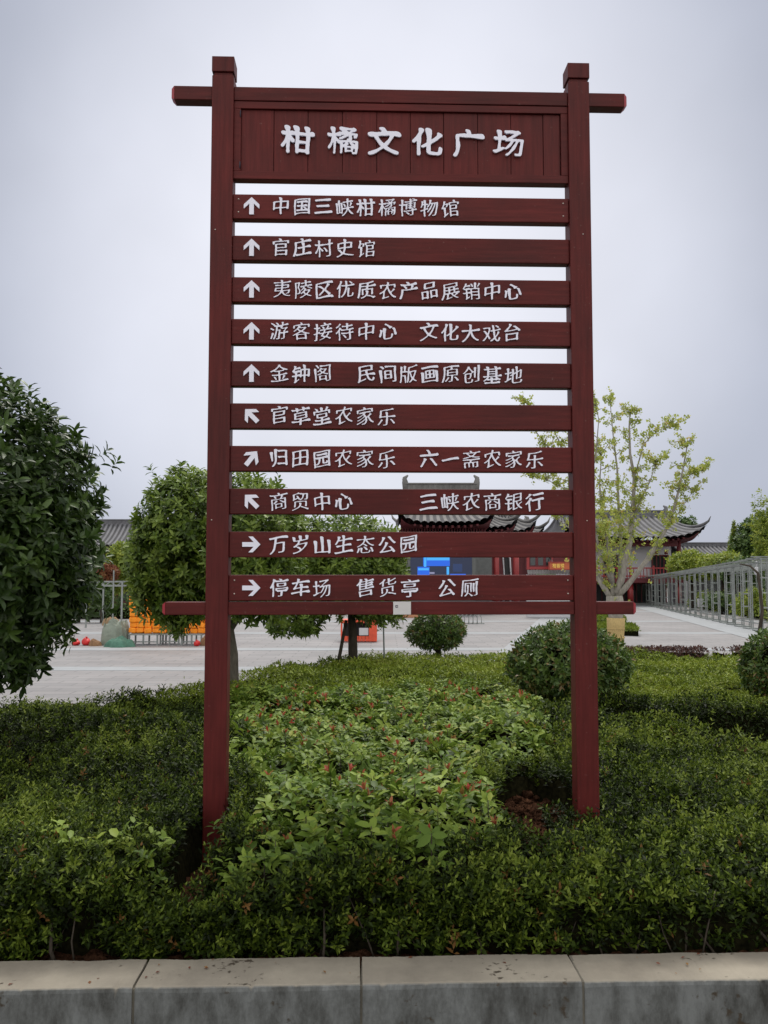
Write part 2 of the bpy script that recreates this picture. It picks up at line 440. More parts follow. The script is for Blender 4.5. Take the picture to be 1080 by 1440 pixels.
def plaza_material():
    m = mat('plaza_paving', (0.195, 0.188, 0.192), rough=0.65, spec=0.25, scale=0.45, col2=(0.265, 0.258, 0.264), bump=0.1)
    nt = m.node_tree; l = nt.links.new
    p = nt.nodes['Principled BSDF']
    base = p.inputs['Base Color'].links[0].from_socket
    tc = nt.nodes.new('ShaderNodeTexCoord')
    br = nt.nodes.new('ShaderNodeTexBrick')
    br.inputs['Scale'].default_value = 1.0
    br.inputs['Color1'].default_value = (0.92, 0.92, 0.92, 1); br.inputs['Color2'].default_value = (1.08, 1.06, 1.05, 1); br.inputs['Mortar'].default_value = (0.7, 0.7, 0.7, 1)
    br.inputs['Mortar Size'].default_value = 0.012
    br.inputs['Brick Width'].default_value = 0.6; br.inputs['Row Height'].default_value = 0.3
    mx = nt.nodes.new('ShaderNodeMix'); mx.data_type = 'RGBA'; mx.blend_type = 'MULTIPLY'; mx.inputs['Factor'].default_value = 1
    l(tc.outputs['Object'], br.inputs['Vector']); l(base, mx.inputs[6]); l(br.outputs['Color'], mx.inputs[7])
    l(mx.outputs[2], p.inputs['Base Color'])
    return m
M['plaza'] = plaza_material()
M['band'] = mat('pale_stone_band', (0.275, 0.288, 0.305), rough=0.65, spec=0.3, scale=2, var=0.1)
M['road'] = mat('asphalt', (0.045, 0.045, 0.047), rough=0.9, scale=30, var=0.3, bump=0.4)
M['earth'] = mat('far_ground', (0.16, 0.15, 0.13), rough=0.9, var=0.15, scale=0.2)

# ------------------------------------------------------------------ setting: ground sheets
def sheet(name, pts, z, m, t=0.0):
    b = MB(); b.add([(x, y, z) for x, y in pts], [tuple(range(len(pts)))])
    return tag(b.build(name, m), kind='structure')
sheet('ground', [(-900, -60), (900, -60), (900, 1500), (-900, 1500)], -0.02, M['earth'])
sheet('road', [(-40, -40), (40, -40), (40, 3.08), (-40, 3.08)], -0.008, M['road'])
sheet('plaza', [(-45, 3.3), (45, 3.3), (45, 75), (-45, 75)], 0.0, M['plaza'])
for k, y in enumerate((14.6, 18.6, 24.0, 30.5, 39.0)):
    sheet('paving_band', [(-30, y), (30, y), (30, y + 0.45 + 0.012 * y), (-30, y + 0.45 + 0.012 * y)], 0.004, M['band'])
# the wide pale walk that leads to the hall, and the pale strip along the trellis
def gpt(px, py): 
    d = at(px, py, 1.0) - Vector((0, 0, CZ)); t = -CZ / d.z
    return (d.x * t, d.y * t)
sheet('paving_walk', [(1.4, 14.0), (2.3, 14.2), (7.8, 36), (6.6, 36)], 0.008, M['band'])
sheet('paving_edge', [(8.3, 16.5), (9.6, 16.5), (15.0, 49), (13.6, 49)], 0.008, M['band'])

# planting bed outline (soil), behind the kerb
BED = [(-9, 3.03), (9, 3.60), (9, 13.2), (3.9, 12.9), (1.5, 13.1), (0, 13.05), (-1.05, 11.75), (-1.75, 9.9), (-2.1, 8.95), (-2.64, 8.36), (-3.44, 7.88), (-4.6, 7.35), (-9, 6.6)]
def soil_z(X, Y):
    hm = np.exp(-(((X - 0.80) / 0.35) ** 2 + ((Y - 5.1) / 0.6) ** 2))
    Z = 0.085 + 0.05 * vnoise(X * 3, Y * 3, 3) + 0.045 * vnoise(X * 11, Y * 11, 5) + 0.03 * vnoise(X * 27, Y * 27, 6) + 0.06 * hm * (0.2 + 1.3 * vnoise(X * 8, Y * 8, 8))
    return Z - 0.05 * np.clip((3.6 - Y) / 0.3, 0, 1)
def soil_bed():
    xs = np.concatenate([np.linspace(-9, -1.5, 40), np.linspace(-1.47, 1.5, 120), np.linspace(1.6, 9, 40)]); ys = np.concatenate([np.linspace(3.29, 6.2, 120), np.linspace(6.3, 13.3, 50)])
    b = MB()
    X, Y = np.meshgrid(xs, ys)
    Z = soil_z(X, Y)
    n = len(xs)
    inside = in_poly(X, Y, BED)
    v = [(X[j, i], Y[j, i], Z[j, i]) for j in range(len(ys)) for i in range(n)]
    f = []
    for j in range(len(ys) - 1):
        for i in range(n - 1):
            if inside[j, i] or inside[j + 1, i + 1] or inside[j, i + 1] or inside[j + 1, i]:
                f.append((j * n + i, j * n + i + 1, (j + 1) * n + i + 1, (j + 1) * n + i))
    b.add(v, f, 0, True)
    return tag(b.build('soil', M['soil']), kind='structure')
soil_bed()

# ------------------------------------------------------------------ kerb stones
def kerb_stone(x0, x1, label, seed):
    b = MB(); h = 0.15
    prof = [(0, -0.03), (0, 0.05), (0, 0.10), (0, h - 0.016), (0.004, h - 0.005), (0.014, h), (0.08, h), (0.15, h), (0.222, h), (0.222, -0.03)]
    n = 70; rr = random.Random(seed)
    v = []; g = 0.004
    for i in range(n + 1):
        x = g + (x1 - x0 - 2 * g) * i / n
        for y, z in prof:
            chip = max(0.0, vnoise(np.array([x * 40 + seed * 13]), np.array([0.5]), 3)[0] - 0.72) * 0.022 if 0 < y < 0.02 or z == h - 0.016 else 0
            wv = 0.004 * (vnoise(np.array([x * 7 + seed * 5]), np.array([y * 12 + z * 9]), 9)[0] - 0.5)
            v.append((x, y + wv + chip + rr.uniform(-0.0007, 0.0007), z + ((wv - chip + rr.uniform(-0.0007, 0.0007)) if z > 0.12 else 0)))
    k = len(prof); f = []
    for i in range(n):
        for j in range(k - 1):
            f.append((i * k + j, (i + 1) * k + j, (i + 1) * k + j + 1, i * k + j + 1))
    f.append(tuple(range(k))[::-1] if False else tuple(range(k))); f.append(tuple(n * k + j for j in range(k))[::-1])
    b.add(v, f)
    o = b.build('kerb_stone', M['kerb'], loc=(x0, 3.105 + 0.0314 * x0 + rr.uniform(-0.004, 0.003), rr.uniform(-0.003, 0.002)))
    o.rotation_euler = (0, 0, 0.0314 + rr.uniform(-0.002, 0.002))
    return tag(o, label, 'kerb', 'kerb stones along the planting bed')
kx = [-2.40, -1.64, -0.857, -0.078, 0.692, 1.46, 2.24]
kl = ['pale kerb stone running out of the left side of the photo', 'pale kerb stone at left with speckled dark lichen on its top', 'pale kerb stone with a dark wet spot on its top below the left post',
      'pale kerb stone with dark streaks in the middle of the row', 'pale kerb stone at right with fallen leaf bits on its top', 'pale kerb stone running out of the right side of the photo']
for i in range(6):
    kerb_stone(kx[i], kx[i + 1], kl[i], i)
# mortar smears in the joints belong to the stones' bed
b = MB()
for x in kx[1:-1]:
    ym = 3.105 + 0.0314 * x; b.box(x - 0.0045, x + 0.0045, ym + (0.009 if x < 0.5 else 0.002), ym + 0.21, 0.0, 0.143 if x < 0.5 else 0.148)
tag(b.build('kerb_mortar', M['kerb_top']), kind='structure')

# ------------------------------------------------------------------ brush lettering
FONT_EM = {}
def glyph_outline(ch):
    c = bpy.data.curves.new('glyph', 'FONT'); c.body = ch; c.size = 1.0
    o = bpy.data.objects.new('glyph', c); COL.objects.link(o)
    dg = bpy.context.evaluated_depsgraph_get()
    cu = o.evaluated_get(dg).to_curve(dg)
    outl = []
    for sp in cu.splines:
        bp = sp.bezier_points; n = len(bp); pts = []
        for i in range(n):
            a, b2 = bp[i], bp[(i + 1) % n]
            p0, p1, p2, p3 = a.co, a.handle_right, b2.handle_left, b2.co
            straight = ((p1 - p0).cross(p3 - p0).length < 1e-4) and ((p2 - p0).cross(p3 - p0).length < 1e-4)
            st = 1 if straight else 5
            for k in range(st):
                t = k / st
                q = p0 * (1 - t) ** 3 + p1 * 3 * t * (1 - t) ** 2 + p2 * 3 * t * t * (1 - t) + p3 * t ** 3
                pts.append((q.x, q.y))
        cl = []
        for p in pts:
            if not cl or (abs(p[0] - cl[-1][0]) + abs(p[1] - cl[-1][1])) > 0.002: cl.append(p)
        if len(cl) > 1 and (abs(cl[0][0] - cl[-1][0]) + abs(cl[0][1] - cl[-1][1])) < 0.002: cl.pop()
        outl.append(np.array(cl))
    o.to_curve_clear() if hasattr(o, 'to_curve_clear') else None
    bpy.data.objects.remove(o); bpy.data.curves.remove(c)
    return outl

def area(p):
    x, y = p[:, 0], p[:, 1]
    return 0.5 * np.sum(x * np.roll(y, -1) - np.roll(x, -1) * y)

def brush(outl, rng, ax, ay, flare, shear, wob, tipk=1.0):
    """turn an even-stroked outline into a brush-written one"""
    big = max(outl, key=lambda p: abs(area(p)))
    sgn = 1.0 if area(big) > 0 else -1.0
    res = []
    ph = rng.uniform(0, 6.28, 4)
    for P in outl:
        n = len(P)
        E = np.roll(P, -1, 0) - P; Ln = np.linalg.norm(E, axis=1)
        a0 = np.arctan2(np.roll(E, 1, 0)[:, 1], np.roll(E, 1, 0)[:, 0]); a1 = np.arctan2(E[:, 1], E[:, 0])
        turn = ((a1 - a0 + math.pi) % (2 * math.pi) - math.pi) * sgn
        convex = turn > 0.8
        term = np.zeros(n, bool)              # edges that close a stroke
        for i in range(n):
            j = (i + 1) % n
            if convex[i] and convex[j] and 0.03 < Ln[i] < 0.12: term[i] = True
        tips = []
        Q = P.copy()
        for i in np.where(term)[0]:
            j = (i + 1) % n
            d = E[i] / Ln[i]; outn = np.array([d[1], -d[0]]) * sgn
            f_ = tipk
            lo_, hi_ = (i, j) if P[i][1] < P[j][1] else (j, i)
            le_, ri_ = (i, j) if P[i][0] < P[j][0] else (j, i)
            if outn[0] > 0.75:        # right end of a level stroke: pressed down, shoulder raised
                Q[lo_] = P[lo_] + f_ * np.array([0.035, -0.012]); Q[hi_] = P[hi_] + f_ * np.array([0.0, 0.030])
            elif outn[0] < -0.75:     # left end: slanted entry
                Q[lo_] = P[lo_] + f_ * np.array([0.020, -0.004]); Q[hi_] = P[hi_] + f_ * np.array([-0.020, 0.018])
            elif outn[1] > 0.75:      # head of an upright stroke
                Q[le_] = P[le_] + f_ * np.array([-0.035, 0.022]); Q[ri_] = P[ri_] + f_ * np.array([0.008, -0.012])
            elif outn[1] < -0.75:     # foot of an upright stroke: tapers
                Q[le_] = P[le_] + f_ * np.array([0.020, -0.005]); Q[ri_] = P[ri_] + f_ * np.array([0.0, 0.012])
            elif outn[0] > 0 and outn[1] < 0:   # falling stroke to the right: broad foot
                Q[ri_] = P[ri_] + f_ * np.array([0.055, 0.0]); Q[le_] = P[le_] + f_ * np.array([-0.005, -0.025])
            else:
                mid = (P[i] + P[j]) / 2
                Q[i] = P[i] * 0.6 + mid * 0.4 + outn * 0.02 * f_; Q[j] = P[j] * 0.6 + mid * 0.4 + outn * 0.02 * f_
            tips.append((P[i] + P[j]) / 2)
        # resample
        R = []
        for i in range(n):
            a, b2 = Q[i], Q[(i + 1) % n]
            k = max(1, int(np.linalg.norm(b2 - a) / 0.028))
            for t in range(k): R.append(a + (b2 - a) * t / k)
        R = np.array(R)
        if len(R) < 4: continue
        T = np.roll(R, -1, 0) - np.roll(R, 1, 0)
        T /= np.maximum(np.linalg.norm(T, axis=1, keepdims=True), 1e-6)
        No = np.stack([T[:, 1], -T[:, 0]], 1) * sgn
        fl = np.zeros(len(R))
        if tips:
            tp = np.array(tips)
            dd = np.min(np.linalg.norm(R[:, None] - tp[None], axis=2), axis=1)
            fl = flare * np.exp(-(dd / 0.075) ** 2)
        wv = wob * (np.sin(R[:, 0] * 17 + ph[0]) + np.sin(R[:, 1] * 19 + ph[1]) + np.sin((R[:, 0] + R[:, 1]) * 11 + ph[2]))
        R = R + No * (np.array([ax, ay])[None] + (fl + wv)[:, None])
        R = 0.5 * R + 0.25 * np.roll(R, 1, 0) + 0.25 * np.roll(R, -1, 0)
        R[:, 1] += shear * (R[:, 0] - 0.5) + 0.02 * np.sin(R[:, 0] * 5 + ph[3])
        R[:, 0] += 0.015 * np.sin(R[:, 1] * 6 + ph[0])
        res.append(R)
    return res

def wind_raster(loops, n, lo, hi):
    """non-zero winding number on an n x n grid"""
    g = lo + (hi - lo) * (np.arange(n) + 0.5) / n
    X, Y = np.meshgrid(g, g)
    wn = np.zeros((n, n), int)
    for P in loops:
        x0, y0 = P[:, 0], P[:, 1]; x1, y1 = np.roll(x0, -1), np.roll(y0, -1)
        for a, b, c, d in zip(x0, y0, x1, y1):
            if b == d: continue
            cr = X < a + (Y - b) * (c - a) / (d - b)
            if b < d: wn += ((Y >= b) & (Y < d) & cr).astype(int)
            else: wn -= ((Y >= d) & (Y < b) & cr).astype(int)
    return wn != 0

def iso_loops(f, lo, hi, lev=0.5):
    """marching squares: closed outlines of f > lev"""
    n = f.shape[0]
    seg = {}
    def pt(i0, j0, i1, j1):
        a, b = f[j0, i0], f[j1, i1]
        t = (lev - a) / (b - a)
        return (i0 + t * (i1 - i0), j0 + t * (j1 - j0))
    code = (f > lev).astype(int)
    cc = code[:-1, :-1] + 2 * code[:-1, 1:] + 4 * code[1:, 1:] + 8 * code[1:, :-1]
    J, I = np.where((cc > 0) & (cc < 15))
    table = {1: [(3, 0)], 2: [(0, 1)], 3: [(3, 1)], 4: [(1, 2)], 5: [(3, 2), (1, 0)], 6: [(0, 2)], 7: [(3, 2)], 8: [(2, 3)], 9: [(2, 0)], 10: [(0, 3), (2, 1)], 11: [(2, 1)], 12: [(1, 3)], 13: [(1, 0)], 14: [(0, 3)]}
    pts = {}
    for j, i in zip(J, I):
        ed = {0: (i, j, i + 1, j), 1: (i + 1, j, i + 1, j + 1), 2: (i, j + 1, i + 1, j + 1), 3: (i, j, i, j + 1)}
        for a, b in table[cc[j, i]]:
            ka, kb = ed[a], ed[b]
            seg[ka] = kb
            for k in (ka, kb):
                if k not in pts: pts[k] = pt(*k)
    loops = []
    while seg:
        s0 = next(iter(seg)); k = s0; lp = []
        while k in seg:
            lp.append(pts[k]); k = seg.pop(k)
        if len(lp) > 7:
            P = np.array(lp); P = lo + (P + 0.5) / n * (hi - lo)
            P = 0.5 * P + 0.25 * np.roll(P, 1, 0) + 0.25 * np.roll(P, -1, 0)
            loops.append(P)
    return loops

GLY = {}
def letter_mesh(ch, sx, sy, depth, seed, style):
    if ch not in GLY: GLY[ch] = glyph_outline(ch)
    rng = np.random.default_rng(seed)
    dense = sum(len(p) for p in GLY[ch]) > 85 or ch in '峡陵'
    if style == 'head': o = brush(GLY[ch], rng, 0.008 if dense else 0.020, 0.007 if dense else 0.017, 0.020, -0.01, 0.004, 1.6)
    elif style == 'fine': o = brush(GLY[ch], rng, 0.01, 0.01, 0.0, 0.0, 0.0)
    else: o = brush(GLY[ch], rng, 0.006 if dense else 0.015, -0.013 if dense else -0.009, 0.010 if dense else 0.016, 0.15, 0.003, 0.9 if dense else 1.6)
    n = 150; lo, hi = -0.25, 1.25
    g = wind_raster(o, n, lo, hi).astype(float)
    for _ in range(2):
        for ax_ in (0, 1):
            g = 0.25 * np.roll(g, 1, ax_) + 0.5 * g + 0.25 * np.roll(g, -1, ax_)
    o = iso_loops(g, lo, hi, 0.5)
    allp = np.vstack(o)
    c = (allp.min(0) + allp.max(0)) / 2
    cu = bpy.data.curves.new('char', 'CURVE'); cu.dimensions = '2D'; cu.fill_mode = 'BOTH'; cu.extrude = depth / 2
    for P in o:
        sp = cu.splines.new('POLY'); sp.points.add(len(P) - 1); sp.use_cyclic_u = True
        q = np.zeros((len(P), 4)); q[:, 0] = (P[:, 0] - c[0]) * sx; q[:, 1] = (P[:, 1] - c[1]) * sy; q[:, 3] = 1
        sp.points.foreach_set('co', q.ravel())
    ob = bpy.data.objects.new('char', cu); COL.objects.link(ob)
    dg = bpy.context.evaluated_depsgraph_get()
    me = bpy.data.meshes.new_from_object(ob.evaluated_get(dg))
    bpy.data.objects.remove(ob); bpy.data.curves.remove(cu)
    return me

def add_char(parent, name, me, x, z, yfront, depth, m, rot=None):
    o = bpy.data.objects.new(name, me); COL.objects.link(o)
    me.materials.clear(); me.materials.append(m)
    o.parent = parent
    o.rotation_euler = (math.pi / 2, 0, 0)
    o.location = (x, yfront - depth / 2, z)
    return o

# ------------------------------------------------------------------ the direction sign
def build_sign():
    base = at(299.5, 1215, 4.4)
    root = empty('direction_sign', (base.x, 4.4, 0.12), (rad(0.8), 0, rad(1.8)))
    tag(root, 'tall red timber direction sign with white Chinese lettering standing in the hedge', 'sign')
    Wd = 1.872
    for px in (0.002, Wd):
        b = MB(); b.box(-0.0565, 0.0565, 0, 0.105, -0.35, 4.046)
        po = b.build('post', M['wood_z'], root, bevel=0.004, loc=(px, 0, 0))
        c = MB(); c.box(-0.048, 0.048, 0.008, 0.097, 4.046, 4.064); c.box(-0.058, 0.058, -0.003, 0.108, 4.064, 4.146)
        c.build('post_cap', M['wood_z'], po, bevel=0.003)
        for zz in (1.72, 3.22):
            s = MB(); s.tube([(0.012 if px > 1 else -0.03, 0.004, zz), (0.012 if px > 1 else -0.03, -0.002, zz)], [0.0035, 0.0035], 8)
            s.build('screw', M['steel'], po)
    def beam(z0, z1, x0, x1, y0, d):
        # the beam butts between the posts and shows its two ends outside them
        b = MB()
        zc = (z0 + z1) / 2
        b.box(0.0588, Wd - 0.0572, y0, y0 + d, z0, z1)
        b.box(x0 + 0.016, -0.0548, y0, y0 + d, z0, z1); b.box(Wd + 0.0568, x1 - 0.016, y0, y0 + d, z0, z1)
        o = b.build('beam', M['wood_x'], root, bevel=0.003)
        for sx, xe in ((-1, x0), (1, x1)):
            e = MB(); xi = xe - sx * 0.016
            h, t = (z1 - z0) / 2, d / 2
            v = [(xi, y0 + t + a * t, zc + q * h) for a, q in ((-1, -1), (1, -1), (1, 1), (-1, 1))] + [(xe, y0 + t + a * (t - .012), zc + q * (h - .012)) for a, q in ((-1, -1), (1, -1), (1, 1), (-1, 1))]
            e.add(v, [(0, 1, 2, 3), (4, 7, 6, 5), (0, 4, 5, 1), (1, 5, 6, 2), (2, 6, 7, 3), (3, 7, 4, 0)])
            e.build('end_cap', M['wood_end'], o)
        return o
    beam(3.918, 3.991, -0.268, 2.134, 0.012, 0.072)
    lb = beam(1.2415, 1.306, -0.2726, 2.136, 0.008, 0.075)
    xa, xb = 0.0590, Wd - 0.0575
    # header: frame round a panel of upright boards
    fr = MB(); y0, y1 = 0.016, 0.075
    fr.box(xa, xb, y0, y1, 3.499, 3.541); fr.box(xa, xb, y0, y1, 3.877, 3.915)
    fr.box(xa, 0.0955, y0 + 0.001, y1, 3.5415, 3.8765); fr.box(1.7785, xb, y0 + 0.001, y1, 3.5415, 3.8765)
    fr.build('header_frame', M['wood_x'], root, bevel=0.002)
    pb = MB(); x = 0.0965; k = 0
    for xe in (0.268, 0.446, 0.627, 0.807, 0.984, 1.160, 1.340, 1.516, 1.688, 1.778):
        yb = 0.030 + 0.0012 * ((k * 7) % 3)
        pb.box(x, xe - 0.003, yb, 0.05, 3.542, 3.876); x = xe; k += 1
    pb.box(0.0965, 1.7775, 0.0505, 0.056, 3.542, 3.876)
    pan = pb.build('board_panel', M['wood_z'], root, bevel=0.0012)
    def X(px, py):
        t = (py - 287) / (828 - 287)
        l = 326.5 + t * (321 - 326.5); r = 800.5 + t * (806 - 800.5)
        return 0.0585 + (px - l) / (r - l) * (1.812 - 0.0585)
    for i, (ch, px) in enumerate(zip('柑橘文化广场', (417.5, 480.5, 539.5, 600, 659, 715))):
        me = letter_mesh(ch, 0.172, 0.152, 0.010, 40 + i, 'head')
        add_char(pan, 'character', me, X(px, 198), 3.708 + (0.004 if i != 4 else 0), 0.024, 0.010, M['white'])
    for z0 in (3.555, 3.83):
        bl = MB(); bl.tube([(0.0925, 0.0155, z0), (0.0925, 0.0155, z0 + 0.035)], [0.003, 0.003], 6)
        bl.build('hinge', M['ink'], pan)
    rows = [
        ('up', [('中国三峡柑橘博物馆', 394, 632)]),
        ('up', [('官庄村史馆', 394, 514)]),
        ('up', [('夷陵区优质农产品展销中心', 396, 721)]),
        ('up', [('游客接待中心', 392, 544), ('文化大戏台', 602, 720)]),
        ('up', [('金钟阁', 392, 452), ('民间版画原创基地', 514, 721)]),
        ('upleft', [('官草堂农家乐', 392, 542)]),
        ('upright', [('归田园农家乐', 391, 542), ('六一斋农家乐', 602, 751)]),
        ('upleft', [('商贸中心', 391, 482), ('三峡农商银行', 601, 751)]),
        ('right', [('万岁山生态公园', 391, 573)]),
        ('right', [('停车场', 392, 451), ('售货亭', 512, 575), ('公厕', 627, 659)]),
    ]
    ar = np.array([(0, 12.5), (11, 2), (11, -4), (3.2, 3.2), (3.2, -12.5), (-3.2, -12.5), (-3.2, 3.2), (-11, -4), (-11, 2)]) * 0.00365
    first = None
    for i, (arrow, segs) in enumerate(rows):
        zt = 3.416 - 0.2193 * i
        zc = zt - 0.065
        ycen = 287 + (828 - 287) * i / 9
        b = MB(); b.box(xa, xb, 0, 0.060, -0.065, 0.065)
        slat = b.build('slat', M['wood_x'], root, bevel=0.004, loc=(0, 0.014, zc))
        # arrow
        rot = {'up': 0, 'upleft': 45, 'upright': -38, 'right': -90}[arrow]
        a = MB(); cs, sn = math.cos(rad(rot)), math.sin(rad(rot))
        q = [(x * cs - z * sn, x * sn + z * cs) for x, z in ar]
        n = len(q)
        a.add([(x, 0, z) for x, z in q] + [(x, 0.008, z) for x, z in q], [(0, 1, 2, 3), (0, 3, 6), (0, 6, 7, 8), (3, 4, 5, 6)] + [(j, j + n, (j + 1) % n + n, (j + 1) % n) for j in range(n)])
        a.build('arrow', M['white'], slat, loc=(X(353, ycen), -0.009, 0.0))
        for s_i, (txt, p0, p1) in enumerate(segs):
            for k, ch in enumerate(txt):
                px = p0 + (p1 - p0) * (k / max(1, len(txt) - 1))
                sz = 0.097 if ch != '一' else 0.088
                me = letter_mesh(ch, sz, sz * 1.0, 0.007, i * 100 + s_i * 40 + k, 'row')
                jr = random.Random(i * 37 + k)
                add_char(slat, 'character', me, X(px, ycen), jr.uniform(-0.003, 0.003), -0.003, 0.007, M['white'])
        if i in (0, 9):
            for sx in (0.088, 1.785):
                for sz in (-0.03, 0.038):
                    s = MB(); s.tube([(sx, 0.002, sz), (sx, -0.002, sz)], [0.0048, 0.004], 8)
                    s.build('screw', M['steel'], slat)
    # maker's plate on the lower beam (its tiny print cannot be read)
    p = MB(); p.box(0.8906, 0.9806, 0.003, 0.0075, 1.2425, 1.3075)
    plate = p.build('maker_plate', M['plate'], root, bevel=0.001)
    e = MB(); x0 = 0.902
    e.box(x0, x0 + 0.013, 0.0021, 0.0034, 1.2775, 1.2805); e.box(x0, x0 + 0.004, 0.0020, 0.0034, 1.2778, 1.2905); e.box(x0 + 0.0005, x0 + 0.013, 0.0022, 0.0034, 1.2875, 1.2903); e.box(x0 + 0.008, x0 + 0.0128, 0.0023, 0.0034, 1.283, 1.286)
    e.build('emblem', M['ink'], plate)
    return root
build_sign()

# ------------------------------------------------------------------ planting: low clipped cover
PHOT_POLY = [(-1.60, 8.3), (-0.6, 8.75), (1.15, 8.8), (1.30, 7.4), (1.17, 6.4), (1.02, 5.75), (0.62, 5.35), (0.52, 4.5), (0.48, 4.0), (0.30, 3.52), (-0.10, 3.44), (-0.52, 3.55), (-0.60, 4.3), (-0.92, 5.2), (-1.2, 6.6)]
GAP = [(1.7, 7.58), (2.3, 7.50), (6.0, 7.40), (6.0, 5.0), (2.78, 5.98), (2.46, 6.33), (2.30, 6.95), (1.7, 7.40)]
PITS = [(-0.825, 4.04, 0.095, 0.46), (0.70, 4.45, 0.13, 0.50), (0.88, 5.0, 0.19, 0.40)]       # bare holes round the two posts

def cover_height(x, y):
    h = 0.43 + 0.07 * (vnoise(x * 1.1, y * 1.1, 11) - 0.5) * 2 + 0.035 * (vnoise(x * 3.2, y * 3.2, 12) - 0.5) * 2 + 0.02 * (vnoise(x * 9, y * 9, 13) - 0.5) * 2
    # rounded front shoulder over the kerb
    t = np.clip((y - 0.0314 * x - 3.32) / 0.30, 0, 1)
    h = h * (0.80 + 0.20 * np.sqrt(t * (2 - t)))
    ph = in_poly(x, y, PHOT_POLY)
    h = h + np.where(ph, 0.05 + 0.05 * (vnoise(x * 4.5, y * 4.5, 17) - 0.5) * 2, 0)
    h = h - 0.10 * np.exp(-((x + 0.80) / 0.20) ** 2 - ((y - 3.45) / 0.35) ** 2)
    h = h + np.where(x > 1.6, 0.07 * np.exp(-((y - 7.7) / 0.35) ** 2) - 0.08 * np.clip((x - 1.5) / 0.8, 0, 1) * np.exp(-((y - 5.8) / 0.6) ** 2), 0)
    # swells across the left side
    h = h + np.where(x < -0.9, 0.05 * np.sin((y + 0.45 * x) * 2.6), 0)
    return h
def cover_open(x, y):
    """True where nothing grows"""
    o = in_poly(x, y, GAP)
    for cx, cy, rx, ry in PITS:
        e = ((x - cx) / rx) ** 2 + ((y - cy) / ry) ** 2
        o |= e < 0.75 + 0.7 * vnoise(x * 7, y * 7, 21)
    return o

def sample_cover(rng, dens, y0, y1, pad=0.45):
    pts = []
    n = int(dens * (2 * (0.455 * (y0 + y1) / 2 + pad)) * (y1 - y0))
    y = rng.uniform(y0, y1, int(n * 1.35)); half = 0.455 * y + pad
    hm = 0.455 * y1 + pad
    x = rng.uniform(-hm, hm, len(y))
    k = (np.abs(x) < half) & in_poly(x, y, BED) & (y > 3.335 + 0.0314 * x)
    return x[k], y[k]

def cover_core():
    """twiggy inside, painted near-black for shade, that closes the cover from below"""
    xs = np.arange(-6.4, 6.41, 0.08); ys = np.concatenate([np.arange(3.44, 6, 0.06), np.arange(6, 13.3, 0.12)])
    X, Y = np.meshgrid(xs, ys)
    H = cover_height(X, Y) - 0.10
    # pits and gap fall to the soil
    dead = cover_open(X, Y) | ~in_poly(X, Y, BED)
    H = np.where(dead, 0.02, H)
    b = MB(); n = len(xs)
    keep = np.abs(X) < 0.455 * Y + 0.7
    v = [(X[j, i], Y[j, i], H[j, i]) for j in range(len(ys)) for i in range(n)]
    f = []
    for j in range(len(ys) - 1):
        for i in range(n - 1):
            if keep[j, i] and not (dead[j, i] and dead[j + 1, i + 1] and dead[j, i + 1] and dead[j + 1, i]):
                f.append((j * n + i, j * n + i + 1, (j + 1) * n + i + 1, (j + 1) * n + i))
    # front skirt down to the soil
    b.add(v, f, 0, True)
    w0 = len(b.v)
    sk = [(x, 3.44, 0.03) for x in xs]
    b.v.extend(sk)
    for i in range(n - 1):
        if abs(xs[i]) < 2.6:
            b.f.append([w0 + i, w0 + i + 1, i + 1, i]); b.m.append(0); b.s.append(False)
    return b

